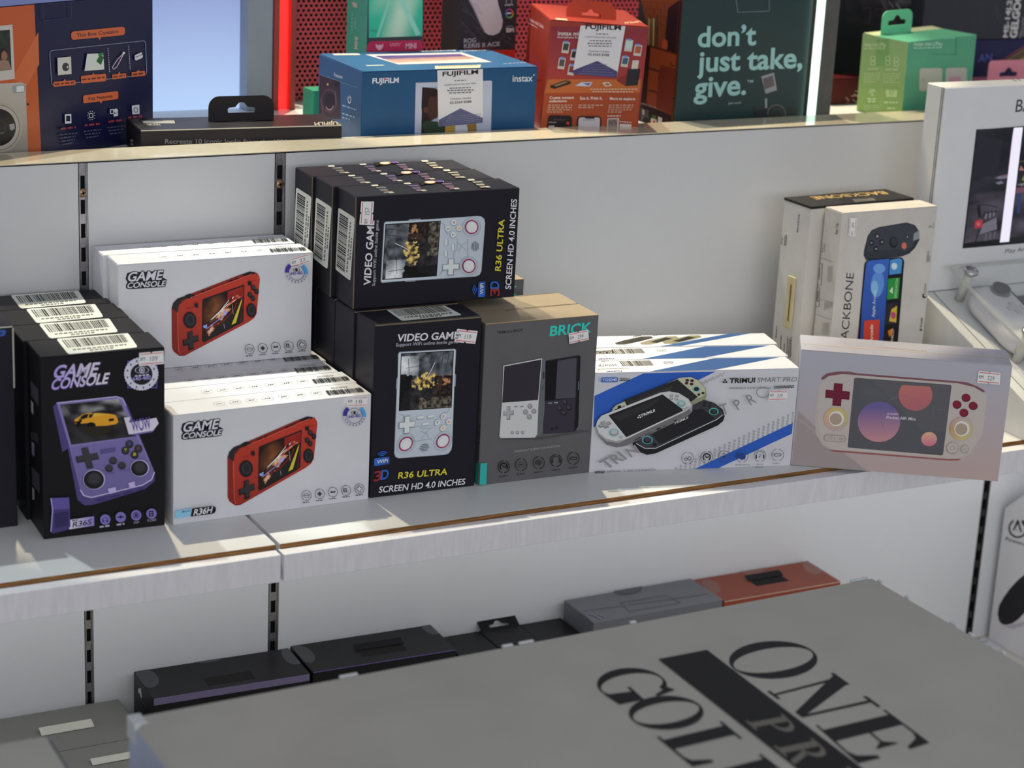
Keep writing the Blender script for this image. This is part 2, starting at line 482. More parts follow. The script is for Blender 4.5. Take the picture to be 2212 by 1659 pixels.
# ============================================================ boxes on the middle shelf
BLK = card('black_carton', '#17161a', 0.45, 0.2)
BLK2 = card('black_navy_carton', '#1e1d25', 0.45, 0.2)
WHT = card('white_carton', '#c6c6cc', 0.45, 0.3, var=0.02)
TAN = mat('worn_card_edge', (0.20, 0.155, 0.10), 0.8)
GRY = card('grey_carton', '#5c5b5e', 0.5, 0.25)
KRAFT = card('warm_grey_carton_top', '#958773', 0.45, 0.3, k=1.0)

r36s = carton('console_box', 'front black console box of the left row, purple handheld and yellow car on its front', (0.4679, 1.7641, 0), -0.032, 0.1143, 0.0527, 0.1752, BLK, group='row of black console boxes at the left')
r36h = carton('console_box', 'front white console box of the lower row, red handheld and black model tag on it', (0.5895, 1.7578, 0), 0.002, 0.2004, 0.0382, 0.1092, WHT, group='white console boxes with a red handheld')
vgt_M = None
vgl = carton('console_box', 'upright black box with a white vertical handheld and yellow lettering', (0.7923, 1.7602, 0), -0.0333, 0.1133, 0.0480, 0.1776, BLK2, edge=TAN, group='black boxes with a white vertical handheld')
brick = carton('console_box', 'front grey box of two small upright handhelds, between black and blue-white boxes', (0.9097, 1.7555, 0), -0.0297, 0.1266, 0.0449, 0.1697, GRY, edge=TAN, topm=KRAFT, group='grey console boxes')
tg = carton('console_box', 'front white box with blue stripes and three oval handhelds', (1.0357, 1.7507, 0), -0.2446, 0.222, 0.0425, 0.1084, WHT, group='blue and white console boxes')
ay = carton('console_box', 'lilac shrink-wrapped box with a cream handheld, angled over the shelf front edge', (1.2520, 1.6982, 0.0004), -0.5851, 0.2173, 0.0576, 0.1279, card('lilac_carton', '#a9a6b2', 0.4, 0.3))
PALE = card('pale_grey_carton', '#bdb9b4', 0.35, 0.4)
bbf = carton('controller_box', 'front white phone controller box standing on end, dark gamepad on its face', (1.4011, 1.8467, 0), 0.006, 0.1345, 0.0334, 0.2317, PALE)
bbr = carton('controller_box', 'rear phone controller box with the black lid, against the back panel', (1.3842, 1.8830, 0), 0.05, 0.1500, 0.0505, 0.2290, card('pale_grey_carton', '#bdb9b4'), flap=False)
lair = carton('console_box', 'dark box cut off by the left edge of the shelf view', (0.3300, 1.8070, 0), -0.012, 0.1246, 0.09, 0.194, BLK2, edge=mat('cream_card_edge', (0.62, 0.60, 0.50), 0.7))

# ============================================================ upper shelf
ZU = 0.2881
sq1 = carton('camera_box', 'tall glossy orange and navy camera box at the upper left', (0.4482, 2.0316, ZU), 0.4335, 0.2749, 0.10, 0.1576, crinkle(card('navy_gloss', '#15173a', 0.25, 0.5)))
blk = carton('printer_box', 'flat black box with a hang tab, beside the blue camera box', (0.6558, 2.0600, ZU), -0.080, 0.2185, 0.0660, 0.0288, card('black_soft_carton', '#1e1a1d', 0.45, 0.3), edge=mat('cream_card_edge', (0.5, 0.46, 0.36), 0.7))
blue = carton('camera_box', 'blue camera box with a white customer sticker hanging over its front', (0.9036, 2.0600, ZU), -0.0104, 0.2134, 0.1264, 0.0825, card('blue_carton', '#1f4b74', 0.4, 0.35))
red = carton('printer_box', 'leaning orange-red printer box with a handle and a white sticker', (1.1261, 2.0620, ZU+0.0056), -0.327, 0.1136, 0.1400, 0.1290, card('orange_red_carton', '#8e2f22', 0.4, 0.35), roll=0.045)
teal = carton('camera_box', 'tall glossy dark green box with large pale slogan lettering', (1.3047, 2.0600, ZU), 0.060, 0.1930, 0.0900, 0.1750, crinkle(mat('dark_green_gloss', alb('#26393a'), 0.3, spec=0.3)))
green = carton('camera_box', 'green camera box with an open lid and a hang tab', (1.6361, 2.0560, ZU+0.0006), 0.1889, 0.1292, 0.0760, 0.0980, card('green_carton', '#4f9579', 0.45, 0.3), roll=-0.0228, flap=False)
# ============================================================ print on the middle-shelf boxes
zA = Zm(0, 600, .36166); zC = Zm(340, 740, .25316); zD = Zm(600, 320, .25316); zE = Zm(740, 600, .3014)
zF = Zm(1240, 680, .23508); zG = Zm(1660, 680, .24955); zH = Zm(1640, 360, .25859)

def cross(a, cx, cy, ax, ay, bx, by, wd, c):
    """a d-pad: arms along (ax, ay) and (bx, by)"""
    k = wd
    P = lambda s, t: (cx + s*ax + t*bx, cy + s*ay + t*by)
    a.poly([P(-1, -k), P(-k, -k), P(-k, -1), P(k, -1), P(k, -k), P(1, -k), P(1, k), P(k, k), P(k, 1), P(-k, 1), P(-k, k), P(-1, k)], c)

# ---- black boxes with the purple handheld
a = Art(r36s, 'front', zA)
a.begin('title_print', 'lavender comic lettering')
tg1 = grad('#a68fdc', '#dcd4ee', 0, 300, 640)
for dx, dy, c in ((5, 5, '#3a2f66'), (0, 0, tg1)):
    a.text('GAME', (312+dx, 600+dy), (576+dx, 580+dy), (336+dx, 524+dy), c, .06)
    a.text('CONSOLE', (300+dx, 669+dy), (640+dx, 630+dy), (318+dx, 605+dy), c, .06)
a.begin('console_picture', 'printed purple clear handheld')
a.poly([(316, 770), (345, 742), (695, 706), (735, 715), (760, 760), (925, 1165), (922, 1215), (865, 1262), (560, 1354), (505, 1360), (462, 1325), (405, 1020), (372, 1040), (345, 905)], '#4c4278')
a.poly([(338, 748), (695, 709), (732, 722), (752, 765), (922, 1160), (905, 1205), (850, 1238), (545, 1312), (500, 1300), (478, 1265), (412, 1000)], grad('#7f75b0', '#857aae', 1, 740, 1300))
a.poly([(420, 1010), (815, 950), (922, 1160), (905, 1205), (850, 1238), (545, 1312), (500, 1300), (478, 1265)], grad('#756ba3', '#6b6396', 1, 960, 1300))
a.line([(338, 748), (695, 709), (732, 722), (752, 765)], 5, '#c3b9e6')
a.line([(478, 1265), (500, 1300), (545, 1312), (850, 1238), (905, 1205), (922, 1160)], 6, '#c3b9e6')
def sky(u, v):
    n = fbm(u*5+3, v*5)
    if v < .48: return mixc('#201f22', '#a9a8aa', max(0, (n-.35)*2.6)*(0.35+u*0.5))
    return mixc('#1b1a1c', '#4a4a4c', (n-.3)*1.1)
a.paint((358, 758), (706, 722), (815, 945), (425, 997), 22, 16, lambda u, v: tuple(x*KF for x in sky(u, v)))
a.poly([(443, 848), (462, 836), (498, 812), (530, 806), (600, 808), (655, 812), (688, 818), (700, 838), (706, 862), (690, 874), (580, 892), (560, 889), (540, 862), (520, 868), (450, 872)], '#d99a2c')
a.poly([(560, 830), (640, 815), (600, 812), (530, 807)], '#e6b23c')
a.poly([(478, 832), (500, 815), (530, 811), (520, 836), (485, 846)], '#17161a')
a.poly([(534, 812), (560, 812), (545, 835), (528, 836)], '#26242a')
a.ell(468, 872, 14, 18, '#0f0e10'); a.ell(545, 882, 26, 20, '#0f0e10'); a.poly([(648, 842), (678, 838), (680, 852), (650, 858)], '#1a1210')
a.line([(548, 806), (600, 797), (690, 795)], 7, '#151416'); a.line([(655, 812), (658, 797)], 4, '#151416')
a.poly([(444, 858), (456, 856), (456, 866), (446, 868)], '#8c1d14'); a.poly([(470, 842), (486, 842), (488, 860), (474, 862)], '#1b1b1d')
a.poly([(450, 890), (690, 880), (640, 930), (560, 950)], '#2b251c')
cross(a, 520, 1075, 66, -12, 18, 62, .3, '#2c2b30'); cross(a, 520, 1070, 60, -11, 16, 56, .27, '#3a393f')
for x, y, c, t, tc in ((772, 989, '#35343c', 'X', '#5661c0'), (748, 1027, '#35343c', 'Y', '#d2c83c'), (825, 1015, '#35343c', 'A', '#a63a3c'), (802, 1052, '#302f36', 'B', '#c9c43a')):
    a.ell(x, y+4, 24, 24, '#201f24'); a.ell(x, y, 23, 21, c); a.text(t, (x-8, y+9), (x+8, y+7), (x-7, y-9), tc, .02)
for x, y in ((674, 1088), (649, 1133), (726, 1116)): a.ell(x, y+3, 24, 22, '#232228'); a.ell(x, y-2, 21, 18, '#3b3a41')
for x, y, rx, ry in ((560, 1202, 66, 60), (832, 1134, 56, 50)):
    a.ell(x, y, rx, ry, '#b6aedd'); a.ell(x-2, y+1, rx-5, ry-4, '#1c1b20'); a.ell(x+2, y-4, rx*.68, ry*.66, '#2d2c32'); a.ell(x+1, y-8, rx*.5, ry*.48, '#38373d')
for y in (0, 1, 2): a.greek((598, 1030+y*10), (692, 1014+y*10), 6, '#4e4580', y)
a.greek((632, 1170), (690, 1162), 7, '#5f5596', 7); a.greek((712, 1152), (765, 1145), 7, '#5f5596', 8)
a.poly([(640, 1256), (688, 1246), (692, 1278), (650, 1288)], '#b7a8dc'); a.poly([(762, 1222), (800, 1213), (806, 1246), (772, 1256)], '#b7a8dc')
for i in range(4): a.line([(575+i*80, 1330-i*20), (640+i*72, 1314-i*20)], 8, '#3d3268')
a.begin('slogan_flash', 'white speed flash with purple letters')
a.poly([(737, 832), (775, 826), (768, 862), (930, 832), (944, 866), (912, 908), (800, 932), (766, 932)], '#cfc9de')
a.poly([(766, 932), (912, 908), (925, 900), (905, 918), (800, 936)], '#6e63a8')
a.text('WOW', (786, 916), (900, 896), (776, 846), '#5c4f9a', .05)
a.begin('screen_badge', 'white ring badge with an eye')
a.quad(757, 492, 935, 656, '#5b53a0'); a.quad(763, 498, 929, 650, '#1e1d22')
gear = [(840+(104 if i % 2 else 99)*math.cos(2*PI*i/72), 570+(101 if i % 2 else 96)*math.sin(2*PI*i/72)) for i in range(72)]
a.poly(gear, '#c8c8d6'); a.ell(841, 572, 66, 64, '#1f1e25')
for i in range(12):
    t = 0.4+i*0.5; a.quad(838+83*math.cos(t)-4, 571+82*math.sin(t)-6, 838+83*math.cos(t)+4, 571+82*math.sin(t)+6, '#3b3a58')
a.ring(843, 547, 42, 20, 4, '#c5c2dc'); a.ring(843, 547, 17, 17, 5, '#c5c2dc'); a.ell(843, 547, 7, 7, '#c5c2dc')
a.greek((803, 586), (885, 578), 8, '#c5c2dc', 3); a.text('640-480', (788, 611), (895, 601), (788, 588), '#a79bdc', .03)
a.begin('model_tag', 'lavender model tag')
a.poly([(415, 1440), (557, 1418), (559, 1474), (408, 1497)], grad('#cfc8e8', '#8074bb', 0, 410, 560)); a.text('R36S', (428, 1484), (540, 1467), (434, 1452), '#1b1920', .03); a.greek((426, 1448), (460, 1443), 6, '#1b1920', 2)
a.begin('rear_picture', 'small printed purple handheld')
a.poly([(302, 1310), (408, 1306), (412, 1372), (312, 1380)], '#5b5094'); a.poly([(310, 1380), (412, 1372), (416, 1480), (396, 1500), (312, 1522), (298, 1510)], '#443a70'); a.poly([(318, 1400), (405, 1388), (404, 1470), (325, 1490)], '#332c56'); a.line([(300, 1310), (310, 1380), (300, 1510)], 7, '#9d92cf')
a.begin('feature_icons', 'four round purple icons')
for i, (x, y) in enumerate(((624, 1438), (716, 1423), (808, 1412), (899, 1402))):
    a.ell(x, y, 31, 31, '#7a6fb3')
    if i == 0: a.ring(x, y-2, 19, 12, 4, '#2a2540'); a.quad(x-17, y+2, x-9, y+14, '#2a2540'); a.quad(x+9, y+2, x+17, y+14, '#2a2540')
    elif i == 1: a.poly([(x-22, y-4), (x-8, y-4), (x, y-12), (x+8, y-4), (x+22, y-4), (x+16, y+5), (x+6, y+2), (x, y+9), (x-6, y+2), (x-16, y+5)], '#231f38')
    elif i == 2: a.quad(x-10, y-11, x+10, y+11, '#3c3463'); a.ring(x, y, 20, 20, 4, '#3c3463')
    else: a.quad(x-16, y-17, x+12, y+17, '#231f38'); a.quad(x-9, y-10, x+6, y-2, '#7a6fb3'); a.quad(x-9, y+4, x+6, y+11, '#7a6fb3')
a.text('CHIP', (793, 1462), (824, 1459), (793, 1449), '#a9a6b8'); a.text('TF CARD', (872, 1452), (927, 1444), (872, 1438), '#a9a6b8')
a.greek((590, 1486), (658, 1477), 10, '#a9a6b8', 5); a.greek((692, 1473), (738, 1467), 10, '#a9a6b8', 6)
a.flush()
sticker(a, (825, 443), (970, 430), (974, 508), (825, 522), '109')
al = Art(r36s, 'left', zA)
al.begin('side_pictures', 'three small pale prints')
al.poly([(182, 610), (230, 665), (232, 770), (186, 700)], '#3c3b41'); al.poly([(186, 730), (200, 750), (200, 820), (188, 800)], '#8a8a90'); al.poly([(182, 920), (228, 930), (232, 990), (186, 960)], '#2c2b30'); al.poly([(190, 980), (206, 990), (206, 1068), (192, 1055)], '#6d6c78')
al.poly([(190, 1125), (236, 1175), (240, 1290), (194, 1235)], '#3c3b41'); al.poly([(194, 1250), (206, 1262), (208, 1325), (196, 1325)], '#8a8a90')
al.flush()
at = Art(r36s, 'top', zA, 0.1752)
barlabel(at, (335, 365), (762, 327), (824, 416), (408, 458), 5)

# ---- white boxes with the red handheld
c = Art(r36h, 'front', zC)
def og(t, BL, BR, TL, w):
    for dx in (-w, 0, w):
        for dy in (-w, 0, w):
            if dx or dy: c.text(t, (BL[0]+dx, BL[1]+dy), (BR[0]+dx, BR[1]+dy), (TL[0]+dx, TL[1]+dy), '#26242e', .07)
    c.text(t, BL, BR, TL, '#c9c9d2', .055)
c.begin('title_print', 'white italic lettering with a black outline')
c.poly([(200, 740), (214, 690), (240, 682), (528, 656), (534, 664), (522, 715), (556, 730), (546, 788), (530, 798), (225, 830), (204, 822), (202, 795), (216, 770)], '#26242e')
og('GAME', (212, 762), (512, 732), (232, 682), 5); og('CONSOLE', (208, 820), (540, 786), (222, 772), 5)
c.begin('console_picture', 'printed red handheld')
c.poly([(597, 975), (612, 930), (650, 890), (715, 866), (1205, 655), (1300, 630), (1340, 640), (1358, 668), (1362, 690), (1332, 990), (1310, 1030), (1260, 1068), (705, 1385), (660, 1388), (612, 1352), (598, 1318)], '#832620')
c.poly([(650, 1010), (662, 955), (705, 905), (760, 878), (1300, 645), (1340, 645), (1358, 672), (1332, 990), (1310, 1030), (1260, 1068), (705, 1385), (670, 1372), (655, 1330)], grad('#b83d2e', '#8f2d26', 1, 640, 1380))
c.poly([(597, 975), (612, 930), (650, 890), (712, 868), (735, 880), (690, 905), (655, 950), (645, 1012)], '#2b262a')
c.poly([(712, 862), (755, 842), (800, 852), (806, 868), (745, 886), (716, 880)], '#231f22'); c.poly([(1210, 655), (1275, 628), (1320, 632), (1318, 648), (1245, 668), (1212, 668)], '#231f22')
for x, y in ((870, 815), (920, 795), (1110, 712), (1155, 694)): c.poly([(x-22, y+8), (x+18, y-10), (x+22, y), (x-18, y+18)], '#2b1f20')
c.line([(645, 1012), (652, 1330), (668, 1375)], 5, '#d4604c'); c.line([(760, 878), (1300, 645)], 4, '#d96b55')
c.poly([(868, 885), (1228, 742), (1216, 1060), (1195, 1080), (872, 1262), (856, 1245), (862, 905)], '#1f1c1f')
def race(u, v):
    n = fbm(u*6+2, v*6+5); d = abs((v) - (.92 - .78*u))
    base = mixc('#2a1513', '#7c4a2c', max(0, 1-abs(u-.28)*2.4-abs(v-.35)*1.6)*n*1.7)
    if u > .6 and v < .3: base = mixc('#7d1c1a', '#a3302a', n)
    if v > 1.05-.6*u: base = mixc('#151416', '#2b282a', n)
    if d < .13 and n > .52: base = mixc('#c06a3c', '#f0dcc0', (n-.5)*4)
    return tuple(x*KF for x in base)
c.paint((874, 896), (1222, 756), (1208, 1058), (866, 1246), 34, 28, race)
for p, w, k in (([(880, 1125), (960, 1040), (1075, 925), (1190, 850)], 7, '#e8e4e6'), ([(890, 1145), (1000, 1060), (1068, 1005)], 6, '#8e86d8'), ([(900, 1105), (1000, 985), (1040, 930)], 8, '#1a1618'), ([(935, 1060), (1020, 975), (1095, 880)], 5, '#f0f0f0'), ([(1060, 960), (1130, 880), (1205, 850)], 9, '#c0392c'), ([(1075, 940), (1150, 880)], 6, '#e2964a'), ([(885, 1150), (1040, 1070), (1140, 960), (1160, 900)], 5, '#a8231e'), ([(1095, 890), (1128, 858)], 14, '#2c2022'), ([(1120, 870), (1132, 852)], 8, '#f1efe9'), ([(1120, 920), (1128, 1005)], 3, '#b5b2ba'), ([(1045, 1090), (1052, 1130)], 4, '#9d9aa2')): c.line(p, w, k)
c.ell(884, 1122, 18, 14, '#7d9be8'); c.ell(1060, 995, 14, 26, '#a7a0ea', .6)
c.poly([(1112, 1095), (1150, 1078), (1204, 885), (1204, 860)], '#c8b436'); c.line([(1190, 1070), (1212, 890)], 4, '#8c2a1e')
for x, y, rx, ry in ((752, 1072, 58, 72), (1283, 962, 43, 62)):
    c.ell(x, y, rx, ry, '#3b1513'); c.ell(x, y, rx-5, ry-6, '#1d1b1e'); c.ell(x+3, y-3, rx*.68, ry*.7, '#333236'); c.ell(x+4, y-4, rx*.48, ry*.5, '#252428')
cross(c, 757, 1250, 66, -26, 4, 78, .33, '#1a191b'); cross(c, 760, 1244, 58, -22, 3, 68, .28, '#302f32')
for x, y, t in ((1300, 765, '#34354a'), (1330, 797, '#3c2c34'), (1272, 828, '#2c3430'), (1298, 857, '#33302c')):
    c.ell(x, y, 20, 24, '#141315'); c.ell(x+2, y-3, 16, 18, t)
for x, y in ((1270, 728), (808, 940)): c.poly([(x-16, y-14), (x+14, y-22), (x+18, y+14), (x, y+22), (x-14, y+14)], '#211d20')
c.greek((724, 980), (778, 962), 9, '#8e2a22', 3); c.greek((1296, 715), (1330, 704), 7, '#8e2a22', 4)
c.begin('screen_badge', 'round eye badge in purple and blue')
c.ring(1674, 616, 98, 94, 32, '#3d3390', PI*.98, PI*1.28); c.ring(1674, 616, 98, 94, 32, '#4f97cf', PI*1.72, PI*2.05)
c.ring(1674, 618, 98, 94, 26, '#b9b9c6', .15, 3.0)
for i in range(8):
    t = .35+i*.34; c.quad(1674+85*math.cos(t)-5, 618+82*math.sin(t)-7, 1674+85*math.cos(t)+5, 618+82*math.sin(t)+7, '#77768a')
c.ring(1674, 618, 68, 66, 3, '#55535f'); c.ring(1674, 592, 30, 16, 4, '#2c2a33'); c.ell(1674, 592, 11, 13, '#2c2a33')
c.text('640-480', (1622, 640), (1724, 630), (1622, 612), '#4b429a', .03)
c.begin('feature_icons', 'five round outline icons')
ICO = ((1263, 1298, 42, 44), (1376, 1283, 42, 44), (1488, 1268, 42, 44), (1600, 1253, 42, 44), (1712, 1238, 42, 44))
for i, (x, y, rx, ry) in enumerate(ICO):
    c.ring(x, y, rx, ry, 4, '#4a4953', -1.2, 1.9); c.ring(x, y, rx, ry, 4, '#4a4953', 2.1, 4.9)
    if i == 0: c.ring(x, y, 26, 20, 4, '#4a4953'); c.line([(x-24, y), (x+24, y-3)], 4, '#4a4953')
    elif i == 1: c.ring(x, y, 14, 15, 5, '#3a3942'); c.ell(x, y, 20, 7, '#3a3942'); c.ell(x, y, 6, 22, '#3a3942')
    elif i == 2: c.poly([(x-24, y-4), (x-10, y-8), (x, y-2), (x+10, y-10), (x+22, y-8), (x+16, y+4), (x+6, y+2), (x, y+10), (x-6, y+4), (x-16, y+8)], '#1e1d24')
    elif i == 3: c.quad(x-22, y-18, x+4, y+14, '#1e1d24'); c.quad(x-15, y-12, x-3, y-4, '#c6c6cc'); c.quad(x-15, y+1, x-3, y+8, '#c6c6cc'); c.text('12', (x+2, y+20), (x+20, y+18), (x+2, y+4), '#1e1d24')
    else: cross(c, x, y, 24, -3, 3, 26, .42, '#4a4953'); cross(c, x, y, 19, -2, 2, 21, .36, '#c6c6cc')
    c.greek((x-30, y+64-i), (x+30, y+58-i), 8, '#55535d', 30+i)
c.begin('model_tag', 'pale blue and black model tag')
c.poly([(144, 1425), (283, 1402), (272, 1470), (144, 1494)], '#86bcd8'); c.text('Model', (200, 1442), (268, 1430), (204, 1424), '#27507a', .02)
c.poly([(288, 1406), (465, 1384), (484, 1392), (490, 1412), (482, 1438), (462, 1450), (274, 1474)], '#1b1a1f'); c.text('R36H', (296, 1464), (452, 1440), (308, 1412), '#d2d2da', .05)
c.flush()
sticker(c, (1610, 450), (1782, 448), (1776, 534), (1602, 538), '18')
ct = Art(r36h, 'top', zC, 0.1092, k=1.0)
ct.begin('feature_print', 'seven small oval icons on the top')
for i in range(7):
    x, y = 527+i*138, 523-i*15
    ct.ring(x, y, 52, 17, 3, '#777671', .3, 2.9); ct.ring(x, y, 52, 17, 3, '#777671', 3.3, 6.1); ct.greek((x-24, y+5), (x+24, y), 6, '#6a6964', 60+i)
ct.begin('barcode_print', 'printed barcode')
ct.bars((1432, 415), (1740, 388), (1772, 424), (1462, 454), '#262622', 8, 40)
ct.greek((1480, 396), (1620, 384), 5, '#77766f', 9)
ct.flush()

# copies of the two kinds behind their front boxes
RS = ['second', 'third', 'rearmost']
for i in (1, 2, 3):
    dup(r36s, rowM(r36s, i, 0.0533, (-.0036, -.0034, -.0062)[i-1]), RS[i-1]+' black console box from the front in the left row, barcode label on its top',
        skip=('title_print', 'console_picture', 'slogan_flash', 'screen_badge', 'model_tag', 'rear_picture', 'feature_icons', 'price_sticker', 'side_pictures'))
hidden = ('title_print', 'console_picture', 'screen_badge', 'model_tag', 'feature_icons', 'price_sticker')
for i, n in ((1, 'second'), (2, 'third'), (3, 'fourth'), (4, 'fifth'), (5, 'sixth')):
    dup(r36h, rowM(r36h, i, 0.0387, (.0015, -.002, .001, 0, 0)[i-1]), n+' white console box from the front in the lower row', skip=hidden)
up = Matrix.Translation((0.5815, 1.8998, 0.1095)) @ Matrix.Rotation(-0.0319, 4, 'Z')
hu = dup(r36h, up, 'front white console box of the upper pair, raised on the lower row', skip=('model_tag', 'price_sticker'))
cu = Art(hu, 'front', Zm(200, 490, .28933))
sticker(cu, (1476, 238), (1616, 196), (1636, 258), (1484, 308), '22')
cu2 = dup(r36h, up @ Matrix.Translation((-.0042, .0389, 0)) @ Matrix.Rotation(.012, 4, 'Z'), 'rear white console box of the upper pair, against the back panel', skip=hidden)

# ---- black boxes with the white vertical handheld, drawn on the top one, which lies on its side
VW, VD, VH = 0.1133, 0.0480, 0.1776
def lying(x, y, z, yaw):   # the standing box turned a quarter to the left
    return Matrix.Translation((x, y, z)) @ Matrix.Rotation(yaw, 4, 'Z') @ Matrix.Translation((VH, 0, 0)) @ Matrix.Rotation(-PI/2, 4, 'Y')
stand_M = vgl.matrix_world.copy()
vgl.matrix_world = lying(0.7937, 1.818, 0.1778, -0.0248)
bpy.context.view_layer.update()
d = Art(vgl, 'front', zD)
d.begin('title_print', 'white title lettering')
d.text('VIDEO GAME', (790, 1172), (824, 618), (732, 1168), '#d6d4dc', .05); d.text('Support WiFi online battle game', (829, 1176), (862, 616), (802, 1174), '#b9b7c2', .0)
d.begin('console_picture', 'printed white vertical handheld')
white = grad('#c3cdd6', '#b7bfca', 0, 900, 1760)
d.poly([(905, 640), (918, 626), (1110, 618), (1125, 606), (1215, 601), (1225, 610), (1700, 578), (1738, 582), (1764, 604), (1770, 640), (1738, 1050), (1722, 1082), (1690, 1096), (1180, 1130), (1165, 1138), (1090, 1140), (1080, 1132), (890, 1150), (876, 1138)], '#8d97a4')
d.poly([(910, 642), (922, 632), (1700, 582), (1736, 586), (1760, 608), (1765, 640), (1733, 1048), (1718, 1078), (1688, 1090), (892, 1144), (882, 1134)], white)
d.poly([(918, 648), (1390, 618), (1356, 1092), (890, 1124)], '#16151b')
def war(u, v):
    # u runs down the handheld's screen, v from its right edge to its left
    n = fbm(u*8+1, v*8+4); f = fbm(u*22+3, v*22+9); b = mixc('#151418', '#55545a', (n-.25)*1.2+(f-.5)*.5)
    if u < .45: b = mixc('#2c2f34', '#848a92', (n-.3)*1.5*(1.1-u)+.25*math.sin(v*40)*(f-.2))
    if .04 < u < .36+.1*n and v > .66: b = mixc('#5a6168', '#eef2f4', .25+(v-.6)*1.9-abs(u-.2)*1.3+(n-.5)*.8)
    if v > .8 and u > .34+.12*n: b = mixc('#0d0d0f', '#252428', f)
    if u > .80 and v < .62: b = mixc('#1f1d19', '#9a9280', (f-.25)*1.5+(n-.5)*.4)
    if .42 < u < .8 and v < .34: b = mixc('#141214', '#5c4438', (f-.35)*1.9)
    e = 1-((u-.52)/.2)**2-((v-.55)/.27)**2
    if e > 0 and f*.7+n*.4+e*.22 > .70: b = mixc('#4a3014', '#f2d27a', (f-.42)*3.2+e*.15)
    if abs(u-.5) < .09 and v < .18 and f > .55: b = mixc('#6a3b24', '#d89a70', f)
    return tuple(x*KF for x in b)
d.paint((925, 655), (1384, 625), (1350, 1086), (897, 1117), 84, 84, war)
for p, w, k in (([(1000, 812), (1060, 838), (1120, 872)], 7, '#c8cacc'), ([(925, 690), (1060, 700)], 4, '#23252a'), ([(925, 740), (1050, 752)], 4, '#23252a'), ([(940, 1052), (1095, 1030)], 4, '#202226'), ([(1010, 930), (1015, 1070)], 3, '#2a2c31')): d.line(p, w, k)
d.poly([(1072, 1020), (1085, 1002), (1110, 1000), (1130, 1012), (1185, 1004), (1210, 1060), (1330, 1085), (1120, 1098), (1090, 1060)], '#101012')
for p in ([(1392, 635), (1420, 650), (1420, 680), (1450, 740)], [(1530, 770), (1530, 860), (1500, 900), (1500, 935)], [(1610, 800), (1560, 830), (1610, 870)], [(1540, 800), (1565, 840), (1540, 885)], [(1620, 770), (1620, 930), (1560, 960)], [(1380, 1085), (1395, 1050), (1440, 1035)]): d.line(p, 5, '#9aa6b3')
for x, y, t, k in ((1500, 633, 'A', '#b2222c'), (1450, 688, 'X', '#3b3d5c'), (1494, 737, 'Y', '#44464e'), (1545, 682, 'B', '#c9a422')):
    d.ell(x, y+3, 27, 27, '#8b95a2'); d.ell(x, y, 24, 24, '#dfe5ea'); d.text(t, (x+11, y+11), (x+11, y-11), (x-11, y+11), k, .03)
for x, y in ((1438, 806), (1494, 848), (1434, 900)): d.rr((x-12, y-32), (x+14, y-34), (x+14, y+28), (x-12, y+30), .3, '#98a1ad'); d.rr((x-14, y-32), (x+6, y-34), (x+6, y+24), (x-14, y+26), .4, '#d5dbe1')
for x, y in ((1651, 671), (1627, 1003)):
    d.ring(x, y, 80, 82, 5, '#a7b1bc'); d.ell(x, y, 57, 60, '#96234f'); d.ell(x, y, 47, 50, '#ccd4dc'); d.ell(x+4, y-4, 33, 36, '#dbe1e7')
cross(d, 1474, 1012, 3, -72, 72, -4, .36, '#7f8996'); cross(d, 1472, 1010, 3, -66, 66, -4, .31, '#d3dae1')
for i, (x0, ln) in enumerate(((1655, 50), (1668, 74), (1681, 88), (1694, 74), (1706, 50))): d.line([(x0, 834-ln/2), (x0-2, 834+ln/2)], 5, '#4f5863')
d.begin('model_print', 'yellow model lettering')
d.text('R36 ULTRA', (1895, 1046), (1928, 606), (1847, 1042), '#cfc23c', .05)
d.begin('screen_size_print', 'white capital lettering')
d.text('SCREEN HD 4.0 INCHES', (1982, 1202), (2034, 434), (1934, 1198), '#d2d0d8', .04)
d.begin('wireless_badge', 'blue wireless badge')
d.rr((1706, 1138), (1766, 1130), (1764, 1264), (1702, 1270), .2, grad('#31488f', '#2f6cc8', 1, 1130, 1270)); d.text('WiFi', (1748, 1244), (1750, 1148), (1718, 1244), '#c9d3ec', .04)
for r in (22, 38, 54): d.ring(1704, 1204, r*.9, r, 7, '#2f62c2', PI*.72, PI*1.28)
d.begin('three_d_badge', 'red and blue 3D badge')
d.text('3', (1884, 1258), (1884, 1190), (1806, 1258), '#8e2a2c', .06); d.text('D', (1880, 1196), (1880, 1130), (1806, 1196), '#2a62b8', .06)
d.flush()
sticker(d, (690, 648), (706, 452), (815, 452), (802, 655), '157')
dl = Art(vgl, 'top', zD, VH)
barlabel(dl, (488, 1030), (518, 505), (660, 596), (620, 1134), 21)
dt = Art(vgl, 'right', zD, VW, k=1.0)
for i, (x, y, kc) in enumerate(((825, 318, '#77797c'), (1104, 304, '#6b5a8c'), (1385, 290, '#7c5d80'), (1648, 277, '#a8a397'))):
    dt.begin('handheld_print', 'small printed handheld')
    dt.rr((x-34, y-8), (x+24, y-10), (x+38, y+6), (x-22, y+8), .15, '#c4c0b4')
    for j in range(5):
        x0, y0 = x+8+j*16, y+16+j*11
        dt.poly([(x0, y0), (x0+82-j*8, y0-5), (x0+97-j*8, y0+4), (x0+15, y0+9)], kc if j % 2 == 0 else '#3b3739')
    dt.poly([(x+110, y+56), (x+150, y+54), (x+172, y+66), (x+132, y+68)], '#b5b0a6'); dt.poly([(x+78, y+50), (x+112, y+48), (x+126, y+56), (x+92, y+60)], '#7a5a3c')
dt.begin('hole_print', 'printed round emblem')
dt.poly([(1196, 292), (1290, 284), (1320, 300), (1225, 325)], '#151416'); dt.ell(1300, 297, 48, 15, '#c3a877'); dt.ell(1300, 297, 36, 10, '#d9cfc0'); dt.ell(1378, 292, 34, 9, '#6a4a8c')
